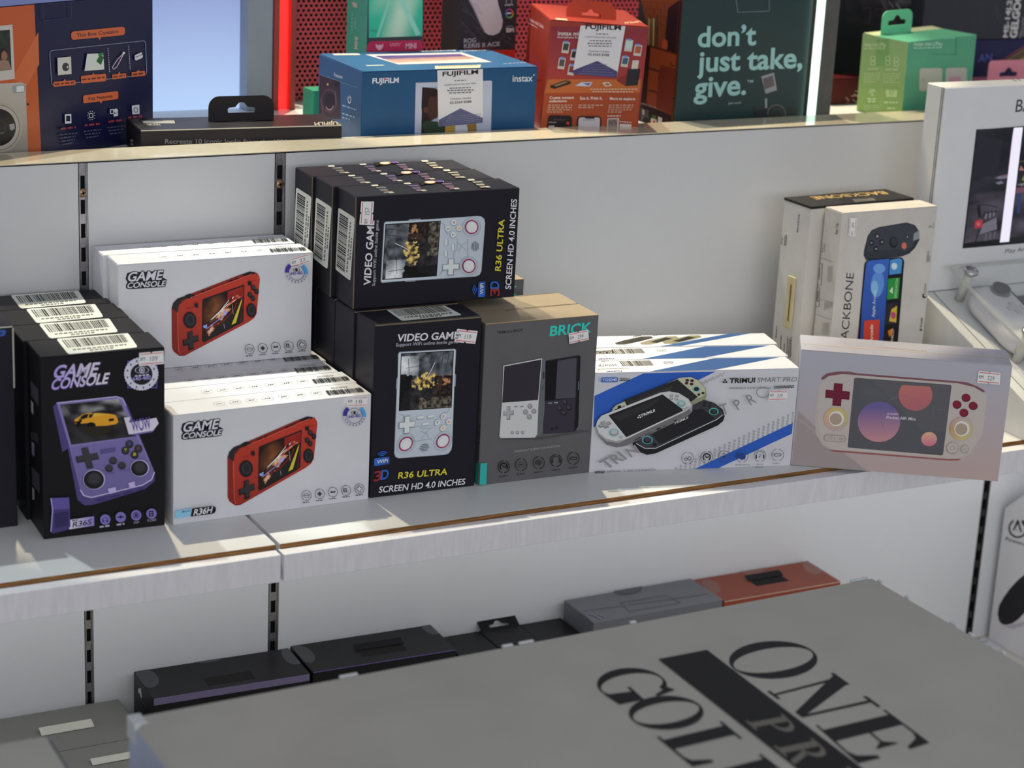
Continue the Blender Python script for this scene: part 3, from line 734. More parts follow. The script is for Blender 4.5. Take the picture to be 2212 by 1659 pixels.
dt.flush()
lay_hidden = ('title_print', 'console_picture', 'model_print', 'screen_size_print', 'wireless_badge', 'three_d_badge', 'price_sticker')
dup(vgl, lying(0.7897, 1.8668, 0.1778, -0.0248), 'middle black box of the three lying on top of the stack', skip=lay_hidden)
dup(vgl, lying(0.7880, 1.9156, 0.1778, -0.0200), 'rearmost black box of the three lying on top of the stack, by the back panel', skip=lay_hidden)
vs = dup(vgl, stand_M, 'upright front black box below the lying ones, with the yellow lettering along its foot', skip=('price_sticker', 'barcode_label', 'handheld_print', 'hole_print'))
vgl['label'] = 'front black box of the three lying on their sides on top of the stack'
e = Art(vs, 'front', zE)
sticker(e, (822, 366), (968, 382), (950, 474), (800, 460), '119')
et = Art(vs, 'top', zE, VH)
barlabel(et, (310, 228), (715, 190), (858, 268), (425, 310), 31)
for i, (x, y) in enumerate(((.7922, 1.8105), (.7920, 1.8595), (.7918, 1.9085))):
    dup(vgl, Matrix.Translation((x, y, 0)) @ Matrix.Rotation(-.008, 4, 'Z'), ('second', 'third', 'last')[i]+' upright black box from the front, carrying the lying black boxes', skip=lay_hidden+('barcode_label', 'handheld_print', 'hole_print'))

# ---- grey boxes of the small upright handhelds
b = Art(brick, 'front', zE)
b.begin('maker_print', 'small black maker lettering')
b.text('TRIMUI', (1105, 403), (1188, 394), (1105, 385), '#1d1d20', .02); b.text('BRICK', (1222, 390), (1292, 381), (1222, 372), '#1d1d20', .02)
for x, y in ((1204, 379), (1197, 390), (1211, 388)): b.ell(x, y, 4, 4, '#1d1d20')
b.begin('title_print', 'teal title lettering'); b.text('BRICK', (1482, 416), (1782, 388), (1490, 346), '#35c2b4', .07)
b.begin('console_picture', 'printed white and black handhelds')
b.poly([(1120, 1146), (1440, 1140), (1700, 1090), (1790, 1098), (1600, 1130), (1400, 1160), (1150, 1160)], '#4b4a4d')
b.poly([(1455, 594), (1690, 555), (1702, 562), (1688, 1060), (1655, 1105), (1438, 1118), (1440, 940)], '#232129')
b.poly([(1456, 598), (1540, 590), (1524, 870), (1448, 880)], '#121116'); b.poly([(1540, 594), (1676, 572), (1668, 858), (1524, 868)], '#4a4852'); b.poly([(1690, 556), (1704, 562), (1688, 1060), (1664, 1104)], '#16151a')
b.poly([(1448, 884), (1668, 860), (1655, 1102), (1438, 1114)], '#35313c')
for x, y in ((1590, 890), (1554, 934), (1620, 928), (1585, 966)): b.ell(x, y, 20, 20, '#1f1c24'); b.ell(x-2, y-3, 14, 14, '#423e4a')
b.line([(1472, 898), (1500, 896)], 8, '#7e8a8e'); b.line([(1514, 894), (1542, 892)], 8, '#8fa3a6'); b.ell(1500, 1080, 10, 9, '#201d25'); b.ell(1532, 1076, 10, 9, '#201d25')
b.poly([(1428, 575), (1452, 590), (1445, 940), (1430, 1105), (1388, 1142), (1380, 1145), (1396, 880)], '#5f6467')
b.poly([(1150, 628), (1428, 575), (1402, 885), (1392, 1120), (1375, 1144), (1130, 1148), (1121, 1132), (1140, 880)], '#c4c5c6')
b.poly([(1157, 634), (1422, 584), (1398, 874), (1141, 894)], '#312e36')
cross(b, 1186, 968, 38, -3, 0, 48, .34, '#77797b'); cross(b, 1184, 965, 34, -3, 0, 43, .28, '#a5a7a8')
for x, y in ((1340, 918), (1308, 960), (1368, 954), (1335, 994)): b.ell(x, y, 18, 19, '#7a7c7e'); b.ell(x-1, y-2, 14, 15, '#9b9da0')
for x in (1240, 1282): b.line([(x-11, 922), (x+11, 919)], 9, '#8c8e90')
for x in (1213, 1250, 1288): b.ell(x, 1106, 11, 12, '#77797b'); b.ell(x, 1104, 8, 8, '#aeb0b1')
b.line([(1438, 672), (1436, 720)], 8, '#2a2c2e'); b.line([(1431, 770), (1430, 800)], 7, '#3b5c5c'); b.line([(1686, 740), (1685, 800)], 5, '#5a8a8a')
b.begin('slogan_print', 'small pale slogan'); b.text('PURPOSE-BUILT TO SPARK YOUR IMAGINATION', (1225, 1250), (1554, 1208), (1225, 1234), '#a3a2a4')
b.begin('feature_icons', 'five round dark icons')
for i, (x, y) in enumerate(((1151, 1352), (1275, 1336), (1401, 1322), (1525, 1306), (1648, 1290))):
    b.ring(x, y, 43, 46, 5, '#262529', -1.2, 1.5); b.ring(x, y, 43, 46, 5, '#262529', 1.9, 4.7)
    if i == 0: b.ring(x, y, 30, 31, 9, '#19181b', 2.4, 6.9); b.line([(x-8, y-10), (x, y+3), (x+20, y-4)], 6, '#19181b')
    elif i == 1: b.ring(x, y, 24, 22, 3, '#38373b'); b.greek((x-12, y+4), (x+12, y+1), 8, '#2a292d', 2)
    elif i == 2: b.poly([(x-28, y+4), (x-4, y-26), (x+26, y-6), (x+4, y+24)], '#3a393d')
    elif i == 3: b.ring(x, y-4, 30, 30, 5, '#262529', 3.1, 6.3); b.quad(x-34, y-8, x-22, y+18, '#262529'); b.quad(x+22, y-10, x+34, y+16, '#262529')
    else: b.rr((x-26, y-8), (x+26, y-12), (x+26, y+8), (x-26, y+12), .2, '#2d2c30'); b.rr((x-20, y-4), (x+20, y-7), (x+20, y+3), (x-20, y+6), .2, '#555456')
    b.greek((x-30, y+74), (x+30, y+66), 8, '#3a393c', 40+i)
b.begin('corner_band', 'teal corner band'); b.poly([(975, 1326), (1029, 1322), (1023, 1477), (969, 1480)], '#33a99f'); b.flush()
sticker(b, (1612, 394), (1752, 366), (1758, 440), (1618, 470), '299')
bs = Art(brick, 'left', zE)
bs.begin('side_band', 'teal band on the side'); bs.poly([(952, 1326), (972, 1325), (967, 1480), (946, 1483)], '#2d958c')
bs.begin('side_lettering', 'dark lettering up the side'); bs.text('TRIMUI BRICK', (976, 1310), (990, 1045), (964, 1310), '#151417'); bs.flush()
bt = Art(brick, 'top', zE, 0.1697)
bt.begin('tear_strip', 'perforated tear line'); 
for i in range(46):
    u = i/46; x, y = 1170+u*524, 238-u*50
    bt.face([(x, y), (x+7, y-.7), (x+7, y-5), (x, y-4.3)], '#3c3229')
bt.flush()
bh = ('maker_print', 'title_print', 'console_picture', 'slogan_print', 'feature_icons', 'corner_band', 'price_sticker', 'side_band', 'side_lettering')
dup(brick, rowM(brick, 1, 0.0454, -.0005), 'second grey box, right behind the front grey box', skip=bh)
b3 = dup(brick, Matrix.Translation((0.9030, 1.9040, 0)) @ Matrix.Rotation(-0.015, 4, 'Z'), 'rearmost grey box standing apart behind the lying black boxes', skip=tuple(x for x in bh if x != 'title_print'))
# ---- blue and white boxes of the oval handhelds
f = Art(tg, 'front', zF)
f.begin('stripe_print', 'blue diagonal bands')
BL_ = '#2f5cb8'
f.poly([(188, 745), (640, 537), (1300, 522), (1140, 600), (640, 830), (330, 950), (178, 1035)], BL_)
f.poly([(2010, 993), (2002, 1092), (1330, 1408), (1112, 1416)], BL_)
f.begin('dot_pattern', 'grey dotted band')
for i in range(25):
    for j in range(4):
        x, y = 2012-i*45-j*3, 903+i*20.8+j*27
        if y < 1418 and x > 900: f.ring(x, y, 10, 11, 4, '#8c8b90', n=8)
for i in range(7):
    for j in range(3): f.ring(1370-i*34-j*10, 524+i*15+j*18-j*4, 7, 8, 3, '#8c8b90', n=7)
f.begin('console_picture', 'three printed oval handhelds')
# cream handheld behind
f.poly([(335, 880), (345, 850), (380, 818), (960, 572), (1060, 560), (1130, 590), (1200, 668), (1208, 730), (1195, 775), (1160, 800), (760, 960), (345, 895)], '#8d8f78')
f.poly([(350, 855), (385, 818), (960, 570), (1060, 562), (1125, 592), (1195, 670), (1196, 716), (1170, 742), (420, 1000), (345, 880)], '#b7b8a0')
f.poly([(450, 775), (940, 583), (1128, 745), (1075, 782), (560, 980)], '#2a2a2c'); f.poly([(480, 800), (900, 640), (860, 720), (540, 830)], '#39393a')
cross(f, 415, 852, 45, -14, 12, 26, .35, '#1f1f20')
for x, y in ((1030, 592), (1074, 596), (1024, 618), (1070, 626)): f.ell(x, y, 17, 13, '#5b2436'); f.ell(x, y-3, 11, 8, '#2b2328')
f.ell(1114, 672, 36, 28, '#7fb7b4'); f.ell(1114, 672, 25, 20, '#27282b')
for x, y in ((1136, 722), (1174, 708)): f.ell(x, y, 14, 11, '#2c2c2a')
# black handheld at the lower right
f.poly([(525, 1160), (1060, 830), (1185, 770), (1280, 800), (1355, 860), (1373, 920), (1358, 965), (1310, 1005), (740, 1262), (660, 1275), (600, 1252), (540, 1200)], '#1f1f22')
f.poly([(545, 1150), (1060, 835), (1185, 775), (1280, 806), (1348, 868), (1360, 905), (1300, 950), (740, 1215), (670, 1222), (610, 1195)], '#3a3a3f')
f.poly([(700, 1090), (1060, 870), (1165, 850), (1290, 945), (780, 1175)], '#222227'); f.line([(560, 1170), (640, 1215), (740, 1215), (1300, 950), (1358, 905)], 6, '#c4c4c6')
f.ell(663, 1138, 50, 38, '#4fa0ae'); f.ell(663, 1140, 39, 30, '#26262b'); f.ell(667, 1134, 26, 20, '#3c3c42')
f.ell(1272, 876, 45, 33, '#4fa6a0'); f.ell(1272, 878, 34, 26, '#232327'); f.ell(1276, 874, 22, 17, '#3a3a40'); f.ell(728, 1180, 19, 15, '#1d1d20')
for x, y in ((1190, 797), (1240, 800), (1185, 822), (1232, 828)): f.ell(x, y, 15, 10, '#232327')
f.text('TRIMUI', (905, 998), (1034, 940), (908, 978), '#cfcfd2', .04)
# white handheld in front
f.poly([(190, 1010), (200, 965), (240, 915), (300, 890), (780, 702), (860, 690), (950, 705), (1040, 760), (1076, 820), (1072, 880), (1030, 920), (470, 1190), (380, 1206), (290, 1180), (215, 1100)], '#9a979a')
f.poly([(190, 1010), (215, 1090), (290, 1150), (400, 1165), (1040, 850), (1072, 880), (1030, 920), (470, 1190), (380, 1206), (290, 1180), (215, 1100)], '#6d6b6e')
f.poly([(192, 1005), (202, 962), (240, 915), (300, 890), (780, 704), (860, 692), (950, 707), (1036, 762), (1068, 818), (1050, 850), (1000, 880), (470, 1125), (370, 1148), (280, 1122), (215, 1070)], '#c5c5c7')
f.poly([(304, 910), (800, 718), (1000, 865), (468, 1112)], '#242428'); f.poly([(330, 925), (790, 745), (700, 830), (420, 960)], '#2d2d31')
f.text('TRIMUI', (602, 928), (732, 876), (598, 904), '#d6d6d8', .05)
for x, y in ((588, 912), (578, 930), (598, 928)): f.ell(x, y, 7, 7, '#d6d6d8')
f.ell(354, 1068, 50, 38, '#7fb9bf'); f.ell(354, 1070, 40, 30, '#8f8f92'); f.ell(356, 1062, 30, 22, '#b4b4b6')
f.ell(972, 803, 42, 32, '#74b8b0'); f.ell(972, 805, 32, 24, '#8f8f92'); f.ell(974, 799, 23, 17, '#b4b4b6')
cross(f, 270, 996, 54, -18, 22, 28, .4, '#77777a'); cross(f, 270, 990, 48, -16, 20, 24, .36, '#9b9b9e')
for x, y in ((882, 728), (932, 732), (880, 755), (926, 764)): f.ell(x, y, 17, 11, '#858588'); f.ell(x-2, y-3, 11, 7, '#b0b0b2')
for x, y in ((420, 1110), (996, 856), (1032, 842)): f.ell(x, y, 17, 12, '#8b8b8e'); f.ell(x, y, 12, 8, '#bcbcbe')
f.line([(745, 1040), (782, 1024)], 13, '#2a2a2c'); f.line([(545, 1138), (600, 1108)], 10, '#3c3b3d'); f.ell(918, 958, 14, 8, '#3a393b', -.5); f.line([(640, 1092), (700, 1066)], 7, '#4a494b'); f.line([(800, 1016), (830, 1003)], 6, '#4a494b')
f.begin('code_tag', 'small blue code tag')
f.rr((240, 562), (390, 560), (388, 604), (236, 606), .06, '#3560b4'); f.text('TG5040', (248, 597), (380, 593), (248, 571), '#d3d6df', .03)
for i in range(7):
    for j in range(2): f.ell(414+i*13-j*5, 573+j*15, 6, 5.5, '#1d1d20', n=8)
f.begin('title_print', 'black and thin grey title lettering')
f.text('TRIMUI', (1408, 612), (1642, 606), (1414, 568), '#1c1c1f', .07); f.text('SMART PRO', (1664, 606), (2024, 598), (1674, 562), '#6d6c72')
for x, y in ((1370, 583), (1357, 603), (1381, 602)): f.ell(x, y, 10, 9, '#1c1c1f')
f.text('HANDHELD GAME CONSOLE', (1406, 668), (1790, 664), (1406, 649), '#55545a')
for i in range(13):
    for j in range(2): f.ell(1828+i*14-j*6, 642+j*14-i*.6, 6, 6, '#1d1d20', n=8)
f.text('T', (1345, 906), (1410, 884), (1312, 812), '#7d7c82', -.012)
f.text('P', (1490, 860), (1535, 830), (1432, 778), '#7d7c82', -.012); f.text('R', (1602, 812), (1660, 786), (1552, 726), '#7d7c82', -.012); f.ring(1715, 694, 62, 50, 7, '#7d7c82', .15, 5.6)
f.begin('ghost_print', 'large grey slanted lettering'); f.text('TRI', (282, 1398), (470, 1300), (206, 1330), '#8a878a', .05); f.text('N', (505, 1290), (590, 1240), (455, 1222), '#8a878a', .03)
f.begin('slogan_print', 'small dark slogan'); f.text('PURPOSE-BUILT TO SPARK YOUR IMAGINATION', (284, 1427), (728, 1408), (284, 1409), '#4c4b50')
for i in range(7):
    for j in range(2): f.ell(182+i*13-j*5, 1417+j*13-i*.4, 6, 5.5, '#1d1d20', n=8)
f.begin('feature_icons', 'six round outline icons')
for i, (x, y) in enumerate(((1022, 1294), (1197, 1286), (1357, 1280), (1520, 1276), (1684, 1270), (1846, 1264))):
    f.ring(x, y, 56, 56, 4, '#3f3e43', -1.35, 1.35); f.ring(x, y, 56, 56, 4, '#3f3e43', 1.75, 4.5)
    if i == 0: f.ring(x-14, y+10, 15, 15, 5, '#232327'); f.ring(x+18, y+2, 17, 17, 5, '#232327')
    elif i == 1: f.ring(x, y, 38, 38, 11, '#1d1d20', 2.4, 7.1); f.line([(x-12, y-14), (x, y+4), (x+22, y-8)], 8, '#1d1d20')
    elif i == 2: f.ring(x, y, 32, 30, 3, '#55545a'); f.greek((x-14, y+6), (x+16, y+4), 9, '#37363b', 2)
    elif i == 3: f.ell(x, y+2, 34, 30, '#28438a'); f.line([(x-40, y-5), (x+30, y+30)], 5, '#33415f')
    elif i == 4: f.ring(x, y-6, 38, 36, 5, '#37363b', 3.0, 6.4); f.quad(x-40, y-4, x-28, y+28, '#232327'); f.quad(x+28, y-6, x+40, y+26, '#232327'); f.ell(x-5, y+12, 5, 5, '#37363b'); f.line([(x, y+12), (x, y-8), (x+10, y-10)], 4, '#37363b')
    else: f.rr((x-34, y-10), (x+34, y-14), (x+34, y+10), (x-34, y+14), .2, '#37363b'); f.rr((x-28, y-6), (x+28, y-9), (x+28, y+5), (x-28, y+8), .2, '#c0c0c4')
for t, x0, y, x1, k in (('WLAN Versus', 1455, 1362, 1588, '#2e2d33'), ('Stereo', 1650, 1356, 1712, '#55545a'), ('Speaker', 1640, 1382, 1716, '#55545a'), ('TYPE-C', 1798, 1350, 1868, '#55545a')): f.text(t, (x0, y), (x1, y-3), (x0, y-14), k)
f.flush()
sticker(f, (1772, 672), (1940, 672), (1930, 762), (1760, 764), '339')
ft = Art(tg, 'top', zF, 0.1084, k=.55)
ft.begin('stripe_print', 'blue diagonal band'); ft.poly([(700, 522), (1290, 400), (1890, 390), (1300, 517)], '#4a7ac2')
ft.begin('colour_name_print', 'upside down colour name')
ft.text('WHITE', (398, 452), (226, 458), (392, 471), '#5c584e'); ft.greek((250, 430), (320, 428), 5, '#77726a', 2); ft.greek((222, 502), (515, 494), 4, '#8a857a', 3)
ft.begin('barcode_print', 'printed barcode'); ft.bars((415, 428), (700, 420), (735, 466), (452, 474), '#3a3832', 5, 30)
ft.begin('stamp_print', 'small round stamp'); ft.ring(866, 440, 44, 12, 6, '#6a66a0'); ft.greek((845, 444), (888, 442), 5, '#6a66a0', 4)
ft.begin('code_print', 'upside down blue code'); ft.text('TG5040', (450, 512), (298, 517), (446, 524), '#4a62a8', .03); ft.flush()
tgh = ('dot_pattern', 'console_picture', 'code_tag', 'title_print', 'ghost_print', 'slogan_print', 'feature_icons', 'price_sticker')
t2 = dup(tg, rowM(tg, 1, 0.0436, .004), 'second blue and white box, the name BLACK printed on its top edge', skip=tgh+('colour_name_print', 'stamp_print'))
t2a = Art(t2, 'top', zF, 0.1084, k=.6)
t2a.begin('colour_name_print', 'upside down black colour tag'); t2a.poly([(204, 334), (350, 326), (372, 356), (204, 362)], '#3a322c'); t2a.text('BLACK', (342, 334), (190, 341), (352, 355), '#d8d2c4', .03)
t2a.begin('stamp_print', 'small round stamp'); t2a.ring(806, 328, 44, 12, 6, '#5a9a86'); t2a.greek((785, 332), (828, 330), 5, '#5a9a86', 4); t2a.flush()
t3 = dup(tg, rowM(tg, 1, 0.0882, .0085), 'rearmost blue and white box, oval handhelds printed along its top edge', skip=tgh+('colour_name_print', 'stamp_print', 'barcode_print', 'stripe_print', 'code_print'))
t3a = Art(t3, 'top', zF, 0.1084, k=.55)
t3a.begin('stripe_print', 'blue diagonal band'); t3a.poly([(795, 291), (1415, 166), (1615, 163), (985, 287)], '#4a7ac2')
t3a.begin('console_picture', 'printed row of oval handhelds')
for x, y, k1, k2 in ((560, 232, '#55534c', '#3b3a38'), (790, 232, '#b5ad92', '#2b2a28'), (1000, 224, '#b0aa84', '#232220')):
    t3a.poly([(x-185, y+28), (x-110, y+5), (x+60, y-32), (x+150, y-34), (x+170, y-18), (x+60, y+10), (x-90, y+42), (x-170, y+42)], k1)
    t3a.poly([(x-95, y+20), (x+50, y-22), (x+115, y-12), (x-30, y+28)], k2)
for x in (545, 725, 930): t3a.greek((x, 205-(x-545)*.05), (x+70, 196-(x-545)*.05), 6, '#3a3834', x)
t3a.flush()

# ---- lilac box lying across the shelf edge
g = Art(ay, 'front', zG)
g.begin('background_print', 'lilac fading to rose')
g.paint((289, 307), (2108, 442), (1982, 1445), (194, 1298), 10, 14, lambda u, v: tuple(x*KF for x in mixc('#a5a5b2', '#b39b98', (v-.15)*1.1+u*.12)))
g.poly([(255, 830), (640, 1175), (860, 1355), (200, 1300)], (.40, .33, .33)); g.line([(255, 900), (860, 1350)], 3, '#c9b8b2')
g.begin('console_picture', 'printed cream handheld')
g.poly([(457, 545), (500, 508), (600, 490), (690, 490), (770, 506), (1600, 572), (1720, 585), (1810, 620), (1870, 655), (1872, 668), (1500, 640), (460, 560)], '#6d1f35')
g.poly([(398, 880), (440, 590), (520, 530), (640, 512), (1640, 592), (1780, 625), (1885, 690), (1892, 730), (1850, 1040), (1760, 1200), (1660, 1255), (1560, 1258), (560, 1180), (470, 1130), (410, 1030)], '#b3a8a2')
g.poly([(520, 1165), (700, 1180), (1560, 1248), (1670, 1246), (1640, 1262), (1560, 1262), (560, 1184)], '#8d3a3f')
g.poly([(455, 1060), (440, 980), (425, 800), (450, 600), (520, 530), (640, 512), (1640, 592), (1780, 625), (1885, 690), (1892, 730), (1850, 1040), (1740, 1190), (1640, 1238), (560, 1165), (490, 1120)], grad('#b4aca9', '#bcb0a9', 1, 500, 1250))
g.rr((742, 543), (1586, 606), (1510, 1218), (684, 1148), .02, '#2c2c38')
g.rr((748, 549), (1579, 611), (1504, 1210), (691, 1142), .02, '#2f2f3d')
g.poly([(895, 562), (1578, 612), (1528, 1010), (1330, 1000)], '#393843'); g.poly([(800, 620), (960, 640), (1010, 720), (830, 690)], '#343842')
g.ell(956, 925, 184, 175, grad('#4a3a8c', '#c08088', 1, 790, 1090), n=60)
pts = [(1273+146*math.cos(t), 692+138*math.sin(t)) for t in (2*PI*i/60 for i in range(60))]
g.poly([(x, max(y, 607+(x-1150)*.05)) for x, y in pts], grad('#b85c55', '#a8485a', 1, 610, 830))
g.ell(1390, 1075, 68, 62, grad('#d8a88c', '#c96c8c', 1, 1020, 1135), n=40)
g.ring(1165, 890, 190, 190, 3, '#77728c', 2.6, 5.9, n=60); g.line([(1412, 1020), (1430, 815), (1500, 820)], 3, '#6c6a78')
g.text('AYANEO', (1025, 862), (1122, 866), (1027, 846), '#cfc7d8', .03); g.text('Pocket AIR Mini', (1020, 898), (1272, 914), (1024, 872), '#dcd6e2', .01)
cross(g, 598, 690, 104, 9, -8, 97, .36, '#5c1a2e'); cross(g, 597, 685, 98, 8, -7, 92, .33, '#6d2038')
for x, y in ((1708, 714), (1630, 773), (1770, 784), (1690, 843)): g.ell(x+2, y+4, 38, 35, '#531728'); g.ell(x, y, 36, 33, '#7c2238')
for x, y, sgn in ((582, 898, 0), (1668, 985, 1)):
    def rim(u, v, x=x, y=y, s_=sgn):
        t = math.atan2(v-y, u-x); k = ('#c9a08e', '#c9b06a', '#b6b27a', '#b79aa6') if not s_ else ('#b98c6a', '#b9a0a8', '#b5b08a', '#c9b07a')
        q_ = (t+PI)/(2*PI)*4; i = int(q_) % 4; return tuple(c*KF for c in mixc(k[i], k[(i+1) % 4], q_-int(q_)))
    g.ring(x, y, 104, 100, 104, rim, n=48)
    g.ell(x+6, y-2, 66, 66, '#d8d2cc'); g.ell(x, y+2, 52, 50, '#a08c80'); g.ell(x-2, y-1, 48, 46, '#a99688')
g.rr((482, 1034), (668, 1044), (664, 1100), (478, 1090), .14, '#8c817b'); g.rr((486, 1038), (664, 1048), (660, 1096), (482, 1086), .13, '#b5aaa4'); g.line([(574, 1050), (572, 1086)], 4, '#8c817b'); g.ring(536, 1063, 16, 12, 4, '#8c817b'); g.greek((612, 1074), (646, 1076), 8, '#8c817b', 1)
for x, y, r in ((1592, 1150, 52), (1698, 1160, 34)): g.ell(x, y, r, r, '#948a84'); g.ell(x, y-2, r-4, r-5, '#b9afa9'); g.ring(x, y, r*.45, r*.35, 4, '#948a84')
g.flush()
sticker(g, (1818, 480), (2008, 500), (2000, 602), (1804, 586), '529')
bm = bmesh.new()
add_box(bm, (-0.0005, -0.0005, -0.0003), (0.2178, 0.0581, 0.1285), 0, 0.0012, 2)
film = mat('clear_shrink_film', (0.95, 0.95, 0.95), 0.12, spec=0.5, alpha=0.10)
bm_obj('shrink_film', bm, film, ay)['label'] = 'clear shrink film'
gt = Art(ay, 'top', zG, 0.1279, k=1.0)
gt.begin('film_weld', 'pale weld line of the film'); gt.line([(290, 245), (700, 282), (1400, 330), (2090, 375)], 7, '#c8bfb6'); gt.greek((955, 285), (1370, 320), 9, '#b5aaa0', 4); gt.flush()

# ---- phone controller boxes standing on end
h = Art(bbf, 'front', zH)
h.begin('title_print', 'tall black title lettering'); h.text('BACKBONE', (736, 1505), (792, 890), (672, 1500), '#2b2b2f', -.004)
h.begin('controller_picture', 'printed dark phone controller')
h.poly([(890, 780), (872, 740), (875, 700), (905, 580), (940, 530), (1000, 505), (1230, 466), (1300, 488), (1335, 540), (1338, 610), (1300, 680), (1250, 728), (1190, 750)], '#2b2f36')
h.poly([(890, 735), (910, 590), (945, 540), (1000, 513), (1225, 474), (1290, 494), (1320, 540), (1318, 600), (1280, 665), (1230, 705), (1140, 720)], '#3d424a')
h.poly([(878, 712), (1150, 690), (1240, 716), (1190, 750), (890, 780)], '#33373e'); h.poly([(1290, 560), (1336, 530), (1338, 600), (1285, 620)], '#8a8d92')
for x, y, t in ((985, 580, 'B'), (937, 636, 'Y'), (1023, 628, 'A'), (974, 686, 'X')): h.ell(x, y, 22, 24, '#24272c'); h.text(t, (x+9, y+10), (x+10, y-9), (x-9, y+9), '#c5c5c9', .02)
h.ell(1120, 632, 36, 46, '#1f2227'); h.ell(1124, 624, 28, 34, '#353940'); h.ell(1208, 660, 21, 28, '#c8705a'); h.ell(1235, 582, 13, 16, '#24272c'); h.greek((1238, 592), (1240, 572), 8, '#b5b5b9', 1)
h.begin('phone_picture', 'printed phone with coloured tiles')
h.rr((880, 775), (1212, 752), (1140, 1660), (800, 1660), .14, '#191a1f')
h.poly([(892, 800), (920, 782), (1085, 768), (1060, 1080), (1035, 1440), (1020, 1640), (828, 1640), (860, 1100)], grad('#3c62b8', '#1f3c8c', 1, 780, 1640))
h.ell(985, 980, 55, 110, '#5a8ad0', .1); h.ell(1000, 850, 50, 40, '#6a9ad8'); h.ell(960, 1010, 30, 60, '#7fb0e0')
h.poly([(1090, 778), (1170, 762), (1192, 780), (1182, 890), (1082, 902)], '#4a8cc8'); h.ell(1125, 830, 24, 28, '#c5d8ea')
h.poly([(1074, 936), (1172, 924), (1158, 1100), (1062, 1110)], '#2f8c3c'); h.text('SASQUATCH', (1142, 1096), (1158, 936), (1122, 1094), '#a8d8a8', .02); h.poly([(1085, 1040), (1110, 1000), (1112, 1060)], '#cfe8c8')
h.poly([(1058, 1140), (1152, 1130), (1136, 1312), (1042, 1318)], '#2a2830'); h.poly([(1100, 1190), (1148, 1160), (1140, 1300), (1080, 1290)], '#c8a83c'); h.ell(1115, 1240, 22, 30, '#b04a6a')
h.poly([(1040, 1350), (1130, 1340), (1118, 1640), (1020, 1640)], '#211a18'); h.poly([(1070, 1370), (1115, 1345), (1105, 1400), (1080, 1420)], '#c87a2c'); h.text('DIABLO', (1108, 1500), (1122, 1360), (1088, 1500), '#c8bba8', .02)
h.poly([(872, 1285), (1000, 1275), (992, 1470), (862, 1470)], '#c8402e'); h.text('Arcade', (945, 1462), (946, 1318), (918, 1462), '#e8dcd8', .02)
h.text('Apple Arcade', (958, 1255), (972, 1030), (934, 1254), '#c5d2ea', .02)
h.begin('partner_marks', 'small grey partner marks')
h.text('Arcade', (1356, 1342), (1362, 1262), (1336, 1342), '#2b2b2f', .02); h.ell(1346, 1360, 9, 9, '#2b2b2f')
h.ell(1375, 1078, 16, 18, '#232327'); h.ell(1379, 1074, 8, 9, '#c5c2be'); h.text('STEAM', (1388, 1050), (1392, 975), (1374, 1050), '#3c3c40')
h.text('GEFORCE', (1406, 798), (1416, 702), (1392, 798), '#55555a', .02); h.text('NOW', (1422, 790), (1426, 745), (1409, 790), '#55555a', .02)
h.text('luna', (1452, 510), (1458, 460), (1438, 510), '#77777c'); h.line([(1412, 508), (1424, 490), (1434, 505)], 4, '#66666a'); h.flush()
sticker(h, (738, 572), (748, 424), (812, 428), (800, 578), '499')
hl = Art(bbf, 'left', zH)
hl.begin('side_print', 'small black side lettering')
hl.text('App Clip', (652, 572), (662, 472), (632, 566), '#37373a', .02)
for i in range(4): hl.greek((498+i*16, 715), (506+i*16, 640), 6, '#66645f', i)
for p in (((478, 990), (486, 800), (528, 812), (520, 985)), ((462, 1165), (468, 1000), (506, 1012), (502, 1168))): hl.line(list(p)+[p[0]], 4, '#4a4946')
hl.text('iPhone', (498, 1128), (500, 1040), (474, 1122), '#37373a', .02); hl.text('Amazon', (508, 944), (512, 840), (492, 938), '#37373a', .01)
hl.line([(485, 750), (622, 798)], 3, '#8a8780'); hl.line([(445, 1080), (640, 1150)], 3, '#8a8780'); hl.line([(430, 1215), (620, 1282)], 3, '#8a8780')
for i in range(5): hl.greek((548+i*15, 1200-i*6), (556+i*15, 1130), 6, '#8f8c86', 10+i); hl.greek((575+i*9, 960), (580+i*9, 830), 4, '#9a9790', 20+i)
for i in range(6): hl.greek((530+i*10, 1405), (540+i*10, 1300), 4, '#8f8c86', 30+i)
hl.flush()
rl = Art(bbr, 'left', zH)
rl.begin('side_print', 'small black side lettering')
rl.text('BACKBONE', (326, 548), (340, 396), (312, 548), '#232327', .02)
for x, y0, y1 in ((180, 650, 570), (192, 650, 590), (214, 660, 575), (226, 655, 572), (145, 1430, 1325), (180, 1590, 1405), (208, 1590, 1480), (236, 1560, 1420), (250, 1600, 1440), (265, 1590, 1415)): rl.greek((x, y0), (x+8, y1), 7, '#3a3936', x)
rl.flush()
